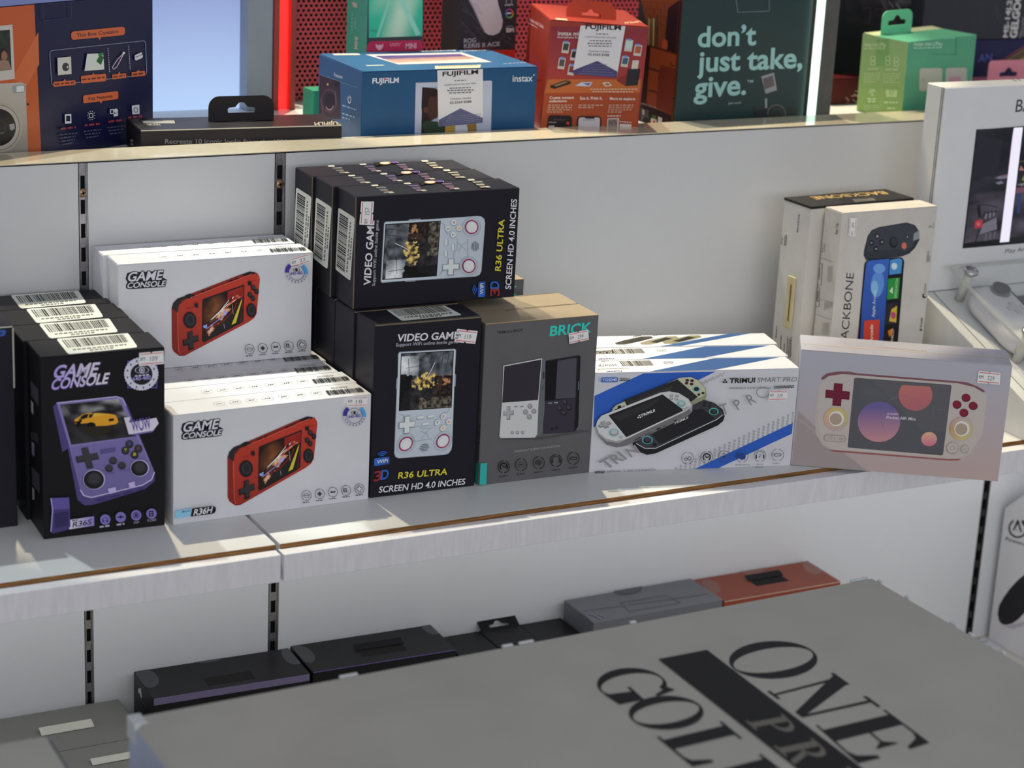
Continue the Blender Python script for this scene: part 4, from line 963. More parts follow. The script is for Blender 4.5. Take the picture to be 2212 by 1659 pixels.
# the hang tab folded flat on the rear box's side
bm = bmesh.new(); add_box(bm, (-0.0022, 0.0150, 0.083), (-0.0004, 0.0290, 0.145), 0, 0.0006)
tabm = card('cream_hang_tab', '#b9ad86', 0.5)
ht = bm_obj('hang_tab', bm, tabm, bbr); bm = bmesh.new(); add_box(bm, (-0.0026, 0.0200, 0.092), (-0.0022, 0.0222, 0.136), 0, 0.0001); bm_obj('tab_slot', bm, card('dark_card', '#5c4f34'), ht)
bm = bmesh.new(); add_box(bm, (-0.0006, -0.0006, 0.2291), (0.1506, 0.0511, 0.2320), 0, 0.0006); lid = bm_obj('lid', bm, card('black_lid', '#1c1a1a', 0.45), bbr); lid['label'] = 'black lid'
rt = Art(bbr, 'top', zH, 0.2320, k=1.0)
rt.begin('title_print', 'cream lettering on the lid', parent=bbr); rt.text('BACKBONE', (1030, 205), (420, 252), (1086, 228), '#c9a86a', .03); rt.poly([(775, 272), (950, 262), (975, 282), (800, 298)], '#6a6760'); rt.flush()

# ---- cut-off dark box at the left edge
z5 = Zm(0, 640, .07233)
la = Art(lair, 'front', z5)
la.begin('brand_flash', 'blue rounded flash'); la.poly([(-250, 1010), (120, 1000), (185, 1030), (170, 1110), (110, 1190), (-250, 1225)], '#3658a0'); la.text('Air', (-160, 1160), (80, 1140), (-130, 1060), '#12203f', .05); la.flush()
bm = bmesh.new(); add_box(bm, (0.1236, -0.0006, 0.135), (0.1252, 0.0016, 0.192), 0, 0.0005); bm_obj('scuffed_corner', bm, card('scuffed_pale_card', '#a9a69c'), lair)
# ============================================================ print on the upper-shelf boxes
zI = Zm(0, 0, .28933); zJ = Zm(600, 0, .28933); zK = Zm(1100, 0, .28933); zL = Zm(1652, 0, .25316)
zW = Zm(1380, 0, .16878); zMi = Zm(740, 0, .18083); zGn = Zm(1820, 0, .17722); zSc = Zm(2060, 260, .1687)

a = Art(sq1, 'front', zI)
a.begin('orange_panel', 'orange printed panel', m=INKG)
a.poly([(-330, 75), (255, 33), (306, 1126), (306, 1180), (-330, 1300)], '#b4552c'); a.poly([(285, 240), (292, 480), (200, 640), (195, 640), (110, 600), (105, 560)], '#c0643a')
a.begin('photo_print', 'printed instant photo', m=INKG)
a.poly([(-120, 205), (92, 183), (110, 588), (-120, 620)], '#b9b4ae'); a.paint((-120, 235), (72, 222), (86, 520), (-120, 545), 10, 14, lambda u, v: tuple(x*KF for x in mixc('#0e1512', '#3a4238', fbm(u*5, v*6))))
a.ell(28, 410, 30, 44, '#6a4a3a'); a.poly([(-10, 450), (60, 450), (86, 520), (-40, 530)], '#8a7262'); a.ell(20, 395, 36, 40, '#241a18'); a.ell(30, 415, 22, 34, '#8a6450')
a.begin('camera_picture', 'printed cream instant camera', m=INKG)
a.poly([(-330, 640), (160, 615), (190, 630), (208, 1140), (-330, 1200)], grad('#b0aaa2', '#8f8880', 1, 620, 1140))
a.rr((86, 640), (186, 626), (188, 690), (92, 700), .18, '#8f9296'); a.rr((120, 645), (176, 638), (178, 682), (122, 688), .1, '#c9ced2'); a.ell(206, 778, 9, 8, '#1a1a1c')
a.ell(-12, 952, 178, 188, '#a49c92'); a.ell(-14, 952, 160, 172, '#6a645c'); a.ell(-14, 952, 155, 167, '#aaa298'); a.ell(-16, 950, 138, 148, '#b0a89e'); a.ell(-18, 950, 134, 140, '#161617'); a.ring(-18, 950, 60, 64, 8, '#2b2b2d')
a.poly([(66, 928), (104, 920), (108, 960), (84, 974), (70, 962)], '#8d9096'); a.line([(-30, 996), (28, 990)], 6, '#6a6c70')
a.begin('lettering_print', 'orange captioned print', m=INKG)
def tagp(TL, TR, BR, BL, px, py, up=True):
    a.rr(TL, TR, BR, BL, .05, '#c2603a'); s_ = -16 if up else 22; a.poly([(px-12, py), (px+12, py), (px, py+s_)], '#c2603a')
tagp((526, 236), (928, 197), (930, 260), (530, 298), 740, 278, False); a.text("This Box Contains", (570, 276), (880, 246), (568, 250), '#2a1a24', .02)
tagp((616, 712), (878, 678), (880, 738), (618, 772), 750, 752, False); a.text('Key Features', (658, 746), (836, 726), (656, 724), '#2a1a24', .03)
pts = a.rrpts((366, 378), (1082, 302), (1092, 556), (382, 638), .03, .09)
a.line(pts+pts[:1], 4, '#8b90ac')
for TL, TR, BR, BL, p in (((394, 610), (558, 598), (560, 632), (396, 648), (478, 604)), ((598, 566), (786, 548), (788, 604), (602, 622), (692, 558)), ((832, 556), (936, 546), (936, 580), (834, 592), (884, 552)), ((976, 538), (1076, 528), (1078, 564), (978, 574), (1026, 534))):
    tagp(TL, TR, BR, BL, *p); a.greek((TL[0]+10, (TL[1]+BL[1])/2+6), (TR[0]-10, (TR[1]+BR[1])/2+6), 12, '#5a2a20', int(TL[0]))
for x in (800, 952):
    for j in range(14): a.ell(x+j*.8, 362+j*13-(x-800)*.12, 3.4, 3.4, '#b8bccd', n=8)
a.poly([(418, 430), (520, 420), (524, 550), (422, 560)], '#c0beb8'); a.ell(480, 498, 26, 32, '#3a3a40'); a.ell(494, 498, 6, 8, '#c9c9cc')
a.poly([(640, 400), (760, 395), (768, 516), (620, 528)], '#c5cbc8'); a.poly([(724, 395), (760, 390), (764, 410), (720, 415)], '#2c7a3c'); a.poly([(735, 405), (765, 425), (742, 484), (708, 455)], '#1f5a2c')
a.line([(912, 395), (868, 440), (828, 500), (836, 514), (860, 500), (912, 400)], 6, '#b9a8bd'); a.ell(913, 394, 9, 9, '#d8d4dc')
a.poly([(995, 410), (1045, 388), (1055, 415), (1052, 430), (1004, 450), (994, 438)], '#c5c6cc'); a.line([(1000, 425), (1050, 404)], 5, '#5a5c68')
a.rr((472, 852), (520, 848), (522, 918), (474, 922), .1, '#c5c7d0'); a.quad(482, 862, 512, 902, '#15182e')
a.ring(668, 860, 17, 20, 5, '#c5c7d0')
for i in range(10): t = 2*PI*i/10; a.line([(668+24*math.cos(t), 860+28*math.sin(t)), (668+30*math.cos(t), 860+36*math.sin(t))], 5, '#c5c7d0')
a.rr((806, 814), (838, 810), (840, 846), (808, 850), .2, '#c5c7d0'); a.quad(814, 820, 832, 842, '#15182e'); a.ell(852, 824, 15, 16, '#c5c7d0'); a.poly([(832, 850), (868, 838), (866, 862), (838, 868)], '#c5c7d0')
a.rr((970, 786), (1026, 778), (1028, 848), (974, 852), .08, '#c5c7d0'); a.ring(1000, 818, 17, 20, 5, '#3a3c50')
for i, (x, y) in enumerate(((440, 966), (618, 940), (795, 912), (942, 882))):
    a.greek((x, y), (x+112, y-13), 14, '#8a3a48', i)
    for j in range(4 if i == 0 else 3):
        if i < 3: a.greek((x-8+j*8, y+42+j*24), (x+124-j*10, y+28+j*24), 9, '#4c5068', 9*i+j)
pts = a.rrpts((300, 30), (515, 12), (518, 132), (308, 152), .03, .04); a.line(pts+pts[:1], 5, '#2b2e58'); a.flush()
st = Art(sq1, 'top', zI, .159); st.flush()

a = Art(blk, 'front', zI)
a.begin('slogan_print', 'grey slogan lettering'); a.text('Recreate 10 iconic looks from the 1930s to the 2020s', (1232, 1072), (2478, 1072), (1232, 1038), '#77757a', .035)
a.flush()
al = Art(blk, 'left', zI); al.begin('side_mark', 'small pale mark'); al.poly([(972, 1042), (994, 1040), (996, 1062), (975, 1060)], '#7a7a80'); al.poly([(978, 1068), (998, 1072), (990, 1088), (980, 1082)], '#8a8a90'); al.flush()
a = Art(blk, 'top', zJ, .0288, k=1.0); a.begin('maker_print', 'upside down pale lettering'); a.text('FUJIFILM', (470, 908), (272, 914), (474, 930), '#b9ad98', .06); a.flush()
a = Art(blk, 'top', zI, .0288, k=1.0); a.begin('barcode_label', 'white label'); a.poly([(1055, 902), (1300, 900), (1308, 922), (1075, 922)], '#a8a69c'); a.bars((1095, 926), (1190, 926), (1200, 938), (1105, 938), '#a8a69c', 3, 12); a.flush()
# the black hang tab with its cut-out
def hang_tab(root, w, h, t, x, y, z, m, hw, hole=True, pitch=0.0, name='hang_tab', r=0.012, hz=.45):
    """card tab standing on a box, with the usual shop hook cut-out"""
    N = 8; out = []
    for cx, s0 in ((w-r, 0.0), (r, PI/2)):
        for i in range(N+1): out.append((cx+r*math.cos(s0+PI/2*i/N), h-r+r*math.sin(s0+PI/2*i/N)))
    out = [(0, 0), (w, 0)] + out
    bm = bmesh.new()
    c = w/2; b = h*hz; e = hw/2; k = h*.13
    hol = [(c-e, b-k*.6), (c-e*.95, b-k), (c+e*.95, b-k), (c+e, b-k*.6), (c+e, b+k*.2), (c+e*.9, b+k*.6), (c+e*.45, b+k*.75)] + [(c+e*.36*math.cos(q*PI/6), b+k*.8+k*1.5*math.sin(q*PI/6)) for q in range(1, 6)] + [(c-e*.45, b+k*.75), (c-e*.9, b+k*.6), (c-e, b+k*.2)]
    if not hole: hol = []
    vo = {}
    for yy in (0, t):
        vo[yy] = ([bm.verts.new((p[0], yy, p[1])) for p in out], [bm.verts.new((p[0], yy, p[1])) for p in hol])
        ed = []
        for ring in vo[yy]:
            for i in range(len(ring)): ed.append(bm.edges.new((ring[i], ring[(i+1) % len(ring)])))
        bmesh.ops.triangle_fill(bm, use_beauty=True, edges=ed)
    for k_ in (0, 1):
        A, B = vo[0][k_], vo[t][k_]
        for i in range(len(A)):
            j = (i+1) % len(A); bm.faces.new((A[i], A[j], B[j], B[i]))
    bmesh.ops.transform(bm, matrix=Matrix.Translation((x, y, z)) @ Matrix.Rotation(pitch, 4, 'X'), verts=bm.verts[:])
    return bm_obj(name, bm, m, root)
hang_tab(blk, .0720, .0265, .0012, .0825, .0400, .0287, card('black_soft_carton', '#1e1a1d', 0.45), .030)

a = Art(blue, 'front', zJ)
a.begin('photo_print', 'white framed portrait print')
a.poly([(1030, 618), (1588, 602), (1600, 606), (1588, 1100), (1018, 1110)], '#a9b0c6')
a.paint((1080, 650), (1490, 640), (1482, 1080), (1068, 1090), 14, 16, lambda u, v: tuple(x*KF for x in (mixc('#9aa6c0', '#5a6484', fbm(u*5, v*5)) if u > .2 or v < .1 else mixc('#1a1416', '#2a2022', v))))
a.poly([(1078, 652), (1180, 660), (1215, 700), (1190, 760), (1212, 800), (1196, 860), (1150, 900), (1085, 920), (1072, 800)], '#241719'); a.poly([(1130, 720), (1190, 720), (1212, 800), (1190, 880), (1140, 900), (1110, 840)], '#3c2723'); a.ell(1104, 820, 16, 24, '#4c2f26')
a.poly([(1072, 930), (1110, 900), (1200, 910), (1250, 940), (1300, 1080), (1120, 1080)], '#2c3a2c'); a.poly([(1250, 945), (1320, 935), (1320, 1080), (1240, 1080)], '#a8843c'); a.poly([(1410, 930), (1480, 920), (1484, 1080), (1440, 1080)], '#8a6a34'); a.poly([(1325, 935), (1410, 930), (1430, 1080), (1325, 1080)], '#b9bcc8')
a.begin('maker_print', 'white maker lettering'); a.text('FUJIFILM', (704, 622), (902, 616), (706, 584), '#c5cad6', .08); a.ell(801, 590, 6, 7, '#b03a48')
a.begin('title_print', 'white brand lettering'); a.text('instax', (1752, 610), (1902, 606), (1752, 560), '#c5cede', .03); a.greek((1906, 564), (1922, 562), 8, '#c5cede', 1)
a.begin('customer_sticker', 'white customer sticker with a pointed grey foot')
a.poly([(1190, 516), (1526, 512), (1530, 905), (1198, 945)], '#c9cbd2')
a.poly([(1200, 895), (1362, 808), (1530, 880), (1528, 915), (1198, 946)], '#57597c'); a.poly([(1196, 880), (1362, 806), (1530, 876), (1530, 512), (1190, 516)], '#c9cbd2')
for i in range(5): a.greek((1230+i*12, 935-i*16), (1515, 905-i*13), 5, '#7a7c9a', i)
a.text('FUJIFILM', (1228, 568), (1494, 550), (1228, 536), '#222229', .06); a.ell(1356, 530, 7, 7, '#c0303c')
a.greek((1318, 606), (1402, 602), 8, '#77777f', 1); a.text('FUJIFILM (MALAYSIA) SDN. BHD.', (1240, 640), (1480, 626), (1240, 630), '#3c3c44')
for y, x0, x1 in ((662, 1282, 1440), (680, 1262, 1460), (698, 1276, 1450)): a.greek((x0, y), (x1, y-6), 8, '#66666e', y)
a.text('Customer Careline', (1284, 744), (1440, 736), (1284, 730), '#4a4a52'); a.text('03-5569 8388', (1282, 776), (1442, 766), (1282, 758), '#2c2c34', .01)
a.flush()
a = Art(blue, 'left', zJ)
a.begin('camera_picture', 'dark printed camera detail'); a.poly([(314, 560), (465, 612), (470, 890), (306, 876)], '#33202a'); a.ring(385, 752, 62, 90, 10, '#4a3640'); a.ell(388, 756, 40, 62, '#1d1218'); a.ring(388, 770, 34, 54, 6, '#8a7a80', .4, 2.6); a.line([(320, 740), (345, 860)], 6, '#5a4650'); a.ell(440, 625, 20, 30, '#1f141a'); a.ell(375, 630, 6, 9, '#b9a04a'); a.line([(432, 680), (436, 790)], 5, '#6a5860')
a.begin('feature_print', 'white feature lettering'); a.text('Features', (424, 570), (486, 588), (424, 542), '#b9c2d0', .03); a.line([(318, 556), (600, 655)], 3, '#7a90a8')
a.ring(538, 742, 14, 32, 5, '#c5cede', -.9, 4.0); a.line([(538, 735), (540, 712)], 4, '#c5cede'); a.greek((484, 790), (592, 826), 9, '#9ab0c6', 2); a.greek((484, 850), (575, 880), 10, '#9ab0c6', 3); a.greek((484, 880), (540, 898), 10, '#9ab0c6', 4); a.flush()
a = Art(blue, 'top', zJ, .0825, k=.8)
a.begin('photo_print', 'white framed purple photo print'); a.poly([(654, 408), (1375, 392), (1600, 464), (900, 482)], '#c8c2c8')
def dusk(u, v): return tuple(x*.8 for x in mixc(*(('#4a3a80', '#6a5088') if v < .4 else ('#5a4070', '#d0a890')), max(0, min(1, (fbm(u*9, v*6)*.5+(v-.2)*.7)))))
a.paint((722, 418), (1360, 404), (1480, 440), (880, 470), 16, 8, dusk)
a.begin('lettering_print', 'small white lettering'); a.greek((1060, 388), (1330, 380), 7, '#c5cede', 1); a.greek((1360, 386), (1560, 380), 7, '#c5cede', 2); a.poly([(405, 402), (605, 400), (618, 412), (425, 414)], '#c5c2b8'); a.poly([(650, 488), (782, 484), (800, 492), (668, 496)], '#a8b4c0'); a.text('instax', (1860, 464), (1680, 476), (1856, 474), '#8aa4c8', .03)
a.begin('customer_sticker_fold', 'folded end of the customer sticker'); a.poly([(1172, 494), (1518, 484), (1532, 516), (1190, 524)], '#c9c4b0'); a.greek((1200, 500), (1490, 492), 6, '#a08c5c', 5); a.flush()

a = Art(red, 'front', zK)
a.begin('panel_print', 'red and orange printed bands')
a.poly([(318, 195), (1046, 214), (985, 592), (288, 592)], grad('#7c2c38', '#9c3a34', 1, 200, 590)); a.poly([(288, 592), (985, 592), (975, 692), (262, 694)], '#b06030'); a.poly([(262, 694), (975, 692), (945, 1000), (215, 1000)], '#9a4424')
a.begin('photo_print', 'small printed instant photos')
for x, y, w, h_, k in ((420, 355, 26, 44, '#3a4038'), (390, 474, 25, 44, '#4a4a4c'), (482, 412, 24, 42, '#2a2a2c'), (462, 522, 24, 42, '#7a3a44'), (890, 340, 28, 46, '#a9c6c0'), (958, 376, 28, 44, '#a0583a'), (862, 460, 26, 42, '#3a5a70')):
    a.poly([(x-w+8, y-h_), (x+w+8, y-h_+6), (x+w-6, y+h_), (x-w-6, y+h_-6)], '#b9b2ac'); a.poly([(x-w+14, y-h_+12), (x+w+1, y-h_+15), (x+w-9, y+h_-22), (x-w+4, y+h_-26)], k); a.poly([(x-10, y-h_-6), (x+22, y-h_-3), (x+20, y-h_+10), (x-12, y-h_+7)], '#6a8ac8')
a.poly([(910, 515), (920, 450), (968, 450), (958, 520)], '#c0b8b0'); a.poly([(885, 515), (970, 512), (948, 636), (866, 642)], '#27262c'); a.poly([(970, 512), (978, 518), (956, 640), (948, 636)], '#1a191d'); a.poly([(800, 600), (870, 555), (866, 640)], '#7c2c2c')
a.poly([(305, 640), (420, 600), (460, 610), (455, 625), (340, 662), (308, 655)], '#27221f'); a.poly([(330, 636), (420, 606), (440, 612), (350, 645)], '#8a6a4c'); a.poly([(490, 640), (540, 612), (620, 612), (600, 645)], '#b9bcc8'); a.poly([(545, 620), (610, 618), (590, 640)], '#6a5a9a'); a.poly([(692, 615), (742, 612), (768, 640), (716, 646)], '#c5b8a8'); a.poly([(712, 622), (740, 620), (752, 634), (722, 638)], '#a8503c')
a.begin('lettering_print', 'white lettering'); a.text('instax mini Link', (362, 262), (640, 268), (362, 230), '#d0c4c6', .04); a.text('Smartphone Printer', (358, 282), (560, 288), (358, 268), '#d0c4c6', .02)
a.text('Create content', (300, 738), (482, 736), (300, 718), '#d8c8c0', .05); a.text('collections', (296, 762), (428, 760), (296, 744), '#d8c8c0', .05); a.text('See it. Print it.', (526, 742), (694, 742), (526, 720), '#d8c8c0', .05); a.text('More to explore', (750, 744), (938, 746), (750, 724), '#d8c8c0', .05)
for x, n, w in ((290, 4, 190), (516, 2, 180), (742, 4, 185)):
    for j in range(n): a.greek((x-j*3, 788+j*17), (x+w-j*8-(60 if j == n-1 else 0), 788+j*17), 9, '#b9907c', x+j)
a.greek((605, 668), (955, 668), 8, '#d0b09a', 3); a.greek((620, 686), (935, 688), 8, '#d0b09a', 4)
a.begin('phone_picture', 'printed phones'); a.rr((290, 858), (468, 862), (462, 1010), (278, 1010), .14, '#1d1718'); a.greek((330, 895), (420, 896), 7, '#5a4a48', 1); a.text('Collection', (294, 915), (350, 916), (294, 905), '#b9a8a4', .02); a.ell(436, 918, 12, 12, '#b0402c'); a.poly([(292, 938), (334, 934), (332, 1000), (288, 1000)], '#b9a8a8'); a.poly([(340, 944), (388, 948), (386, 1000), (338, 1000)], '#8a7a78')
a.rr((506, 866), (686, 866), (680, 1010), (500, 1010), .16, '#201a1c'); a.rr((516, 874), (676, 874), (670, 1010), (510, 1010), .12, '#b5aeb4'); a.poly([(560, 870), (640, 870), (632, 884), (568, 884)], '#201a1c'); a.greek((546, 896), (640, 896), 6, '#77707a', 2)
a.poly([(730, 882), (818, 878), (812, 1000), (722, 1000)], '#b5a8a4'); a.paint((738, 890), (806, 888), (802, 950), (732, 955), 8, 6, lambda u, v: tuple(x*KF for x in mixc('#2c2426', '#a08a84', fbm(u*6, v*6)))); a.poly([(822, 922), (910, 926), (906, 1000), (818, 1000)], '#c0b4b0'); a.greek((730, 868), (830, 866), 8, '#d0c4c0', 3); a.greek((822, 908), (910, 916), 7, '#d0c4c0', 4)
a.begin('customer_sticker', 'white customer sticker with a pointed grey foot')
a.poly([(536, 188), (866, 182), (800, 578), (484, 552)], '#c9c8cc'); a.poly([(474, 522), (655, 452), (806, 530), (800, 578), (478, 552)], '#45426a')
a.poly([(530, 190), (866, 182), (806, 532), (655, 452), (474, 522)], '#c9c8cc')
for i in range(5): a.greek((520+i*16, 548-i*16), (785-i*14, 562-i*20), 5, '#6a688c', i)
a.text('FUJIFILM', (566, 212), (832, 222), (568, 172), '#29262c', .06); a.ell(690, 178, 7, 7, '#c0303c'); a.text('FUJIFILM (MALAYSIA) SDN. BHD.', (566, 276), (800, 286), (566, 266), '#44444a')
for y, x0, x1 in ((305, 600, 760), (325, 582, 775), (344, 590, 760)): a.greek((x0, y), (x1, y+3), 8, '#66666e', y)
a.greek((645, 255), (735, 258), 8, '#77777f', 1); a.text('Customer Careline', (592, 384), (745, 390), (592, 370), '#4a4a52'); a.text('03-5569 8388', (584, 412), (742, 418), (585, 394), '#2c2c34', .01); a.flush()
a = Art(red, 'left', zK); a.begin('title_print', 'white side lettering'); a.text('instax mini Link', (146, 150), (258, 215), (146, 122), '#d8b0b0', .04); a.greek((142, 172), (208, 210), 7, '#d8b0b0', 2); a.poly([(150, 380), (170, 365), (245, 460), (240, 600), (160, 590), (135, 480)], '#8a2c30'); a.flush()
a = Art(red, 'top', zK, .129, k=1.0); a.begin('lettering_print', 'upside down pale lettering'); a.text('FUJIFILM', (1002, 154), (862, 166), (1006, 166), '#d8b08a', .06); a.poly([(345, 135), (428, 140), (440, 156), (352, 150)], '#d0a890'); a.flush()
hm = card('orange_red_tab', '#a8402a', 0.45)
hang_tab(red, .0580, .0210, .0014, .0245, .0360, .1285, hm, .022, True, -.35, 'handle_tab', r=.013, hz=.25)
hang_tab(red, .0550, .0200, .0012, .0260, .0450, .1285, hm, .022, True, -.35, 'handle_tab', r=.013, hz=.25)

a = Art(teal, 'front', zK)
a.begin('slogan_print', 'pale blue-green slogan lettering', m=INKG)
TQ = '#8fbcb9'
a.text('don\u2019t', (1406, 350), (1842, 332), (1412, 200), TQ, .055); a.text('just take,', (1402, 536), (2186, 502), (1410, 382), TQ, .055); a.text('give.', (1376, 728), (1766, 702), (1384, 574), TQ, .055); a.text('TM', (1776, 618), (1820, 616), (1776, 598), TQ, .03)
a.begin('small_print', 'small grey lettering', m=INKG); a.text('Join now!', (1634, 778), (1730, 772), (1634, 762), '#9aa8a8', .03)
a.begin('photo_print', 'faint printed camera and photo', m=INKG); a.poly([(1880, 570), (1975, 542), (1998, 672), (1912, 700)], '#8a8c94'); a.poly([(1892, 588), (1968, 562), (1980, 640), (1905, 668)], '#5a5258'); a.poly([(1825, 800), (1990, 790), (2140, 800), (2142, 890), (1830, 890)], '#2a2e30'); a.ring(1995, 850, 70, 72, 9, '#55595c', 3.0, 6.5); a.ring(1995, 856, 42, 44, 5, '#44484a', 3.0, 6.3); a.poly([(1906, 735), (1924, 732), (1924, 805), (1908, 806)], '#8a8c90')
a.begin('flap_outline', 'pale edged flap', m=INKG); a.line([(1690, -20), (1704, 92), (1940, 82), (1938, -40)], 6, '#5a7074'); a.flush()
tm = card('dark_wine_carton', '#2a1719', .4)
a = Art(teal, 'left', zW)
a.begin('room_picture', 'printed brick wall and dresser')
a.poly([(10, -60), (566, -70), (535, 300), (430, 1600), (-20, 1620), (0, 1400), (120, 380)], '#7c4228')
for j in range(5):
    a.line([(20, 20+j*75), (400, 40+j*95)], 4, '#5c2e1c')
    for i in range(4): a.line([(60+i*90+(j % 2)*45, 22+j*78+i*5), (60+i*90+(j % 2)*45, 95+j*78+i*5)], 4, '#5c2e1c')
a.poly([(390, 100), (520, 5), (556, 0), (500, 690), (350, 620), (352, 420), (375, 180)], '#2a1a20'); a.line([(530, 10), (480, 660)], 12, '#4c2228')
for x, k in ((140, '#a08a5a'), (170, '#6a5a3c'), (200, '#b09a68'), (230, '#4c4a34')): a.poly([(x-12, 235), (x+12, 235), (x, 600), (x-14, 590)], k)
a.line([(352, 430), (356, 500)], 12, '#26302e'); a.ell(342, 570, 38, 72, '#a84a2c')
a.poly([(155, 580), (490, 700), (430, 1480), (100, 1330)], '#8a4022'); a.line([(160, 590), (490, 690)], 22, '#4c2620')
for y0, y1 in ((870, 960), (1150, 1240)): a.line([(140, y0-2), (470, y1+20)], 30, '#4a241e'); a.line([(140, y0-20), (470, y1)], 8, '#9a5a3c')
for x, y in ((450, 820), (440, 1080), (405, 1350)): a.line([(x-28, y-30), (x-20, y+12), (x+20, y+22)], 9, '#35191a')
a.poly([(290, 830), (480, 880), (430, 1500), (230, 1420), (260, 1000)], '#6a2c20')
a.poly([(100, 590), (160, 570), (100, 1330), (430, 1480), (430, 1620), (-30, 1620), (0, 1330)], '#24131a')
a.begin('camera_picture', 'small printed camera and cards'); a.text('instax mini 41', (44, 1328), (225, 1388), (48, 1306), '#b9a8a8', .03); a.greek((225, 1395), (320, 1425), 12, '#7a5a58', 2)
a.poly([(38, 1380), (140, 1410), (140, 1600), (40, 1600)], '#4a4a50'); a.poly([(60, 1400), (84, 1408), (84, 1470), (60, 1462)], '#b9b5a8'); a.ell(98, 1545, 46, 60, '#1a181c'); a.ring(98, 1545, 46, 60, 6, '#6a686c')
a.poly([(170, 1510), (240, 1530), (240, 1590), (165, 1590)], '#c5c0b8'); a.ell(212, 1560, 16, 26, '#a83a3c'); a.poly([(185, 1470), (235, 1480), (230, 1520), (190, 1512)], '#3a6a3c'); a.poly([(262, 1490), (315, 1510), (305, 1585), (258, 1585)], '#b9b5b8'); a.flush()

a = Art(green, 'front', zGn)
a.begin('title_print', 'pale lettering'); a.text('instax mini LiPlay', (868, 558), (1215, 556), (872, 508), '#a8ccb8', .03); a.greek((868, 592), (1208, 586), 14, '#9ac4ae', 2)
a.begin('camera_picture', 'pale printed cameras'); a.rr((940, 832), (1216, 828), (1205, 1110), (930, 1110), .1, '#a5aca2'); a.rr((1258, 828), (1516, 824), (1512, 1110), (1250, 1110), .1, '#a5a8a6'); a.rr((1296, 936), (1438, 932), (1434, 1100), (1290, 1100), .06, '#b08a9c'); a.poly([(960, 958), (1005, 956), (1003, 1000), (958, 1002)], '#989e96')
a.begin('flap_outline', 'cut flap line'); a.line([(1098, 660), (1380, 662), (1384, 455)], 6, '#3a7a60'); a.poly([(1070, 420), (1330, 418), (1375, 440), (1365, 470), (1160, 462), (1090, 458)], '#6fb894'); a.flush()
a = Art(green, 'left', zGn)
a.begin('panel_print', 'olive green printed side'); a.poly([(-200, 200), (1000, 200), (1000, 1900), (-200, 1900)], grad('#86a878', '#7a9a58', 1, 460, 1000)); a.poly([(410, 480), (570, 478), (568, 800), (405, 810)], '#6f9c64')
a.begin('feature_print', 'pale icons and lettering'); a.text('instax mini LiPlay', (266, 566), (530, 564), (268, 518), '#b9d0a8', .03); a.greek((266, 598), (515, 594), 14, '#b0c8a0', 2)
for x, y in ((372, 740), (554, 740), (660, 752)): pts = a.rrpts((x-24, y-52), (x+24, y-54), (x+22, y+52), (x-26, y+54), .2, .1); a.line(pts+pts[:1], 6, '#c0d4b0'); a.greek((x-8, y+10), (x+8, y+10), 18, '#c0d4b0', 1)
a.text('LCD SCREEN', (302, 852), (436, 850), (302, 828), '#b9cca8', .03); a.text('DIRECT PRINT', (526, 862), (686, 860), (526, 836), '#b9cca8', .03)
for j in range(5): a.greek((266, 900+j*26), (470-(j == 4)*60, 898+j*26), 13, '#a8c090', j); a.greek((500, 906+j*26), (708-(j == 3)*60, 904+j*26), 13, '#a8c090', 9+j)
a.flush()
a = Art(green, 'left', zL); a.begin('feature_print', 'pale icons and lettering'); a.line([(832, 722), (1165, 732)], 3, '#a8c090'); a.line([(1000, 520), (995, 960)], 3, '#98b080')
a.line([(885, 800), (905, 760), (925, 815), (900, 812)], 5, '#c0d4b0'); a.line([(910, 800), (930, 760), (945, 790)], 5, '#c0d4b0'); a.poly([(1030, 770), (1060, 762), (1070, 825), (1040, 830)], '#a8c090'); a.poly([(1070, 765), (1100, 768), (1100, 830), (1068, 828)], '#9ab884'); a.poly([(1108, 768), (1136, 772), (1124, 832), (1096, 826)], '#a8c090')
for x0, x1, y in ((878, 950, 850), (882, 956, 872), (1018, 1140, 880), (1046, 1110, 930)): a.greek((x0, y), (x1, y), 12, '#b9cca8', y)
for j in range(4): a.greek((845, 905+j*18), (985, 903+j*18), 7, '#a8c090', j)
a.flush()
gm = card('green_tab', '#63b58c', .45)
hang_tab(green, .0560, .0300, .0014, .0120, .0560, .0975, gm, .034, True, 0.0, r=.010, hz=.5)
bm = bmesh.new()
M_ = Matrix.Translation((.0015, .0745, .1012)) @ Matrix.Rotation(-.10, 4, 'Y')
t = bmesh.new(); add_box(t, (0, -.0745, 0), (.1285, 0, .0009)); merge(bm, t, 0, Matrix.Translation((0, .0745, .0982)) @ Matrix.Rotation(.06, 4, 'X'))
lidg = bm_obj('lid_flap', bm, card('pale_green_card', '#a8b08c', .5), green); lidg['label'] = 'half open lid'

# ============================================================ the things behind the upper shelf's front row
def hexboard():
    """perforated steel sheet with staggered round holes"""
    bm = bmesh.new(); px, pz, r = .0066, .0056, .00205
    x0, z0, nx, nz = .921, .2882, 78, 38
    for j in range(nz):
        off = px/2 if j % 2 else 0
        for i in range(nx):
            cx, cz = x0+px*(i+.5)+off, z0+pz*(j+.5); hw, hh = px/2, pz/2
            P8 = [(-hw, -hh), (0, -hh), (hw, -hh), (hw, 0), (hw, hh), (0, hh), (-hw, hh), (-hw, 0)]
            o = [bm.verts.new((cx+p, 2.34, cz+q)) for p, q in P8]
            h_ = [bm.verts.new((cx+r*math.cos(math.atan2(q, p)), 2.34, cz+r*math.sin(math.atan2(q, p)))) for p, q in P8]
            for k in range(8): bm.faces.new((o[k], o[(k+1) % 8], h_[(k+1) % 8], h_[k]))
    return bm
r = thing('pegboard', 'red perforated metal board behind the upper boxes', 'pegboard', (1.18, 2.34, .2882))
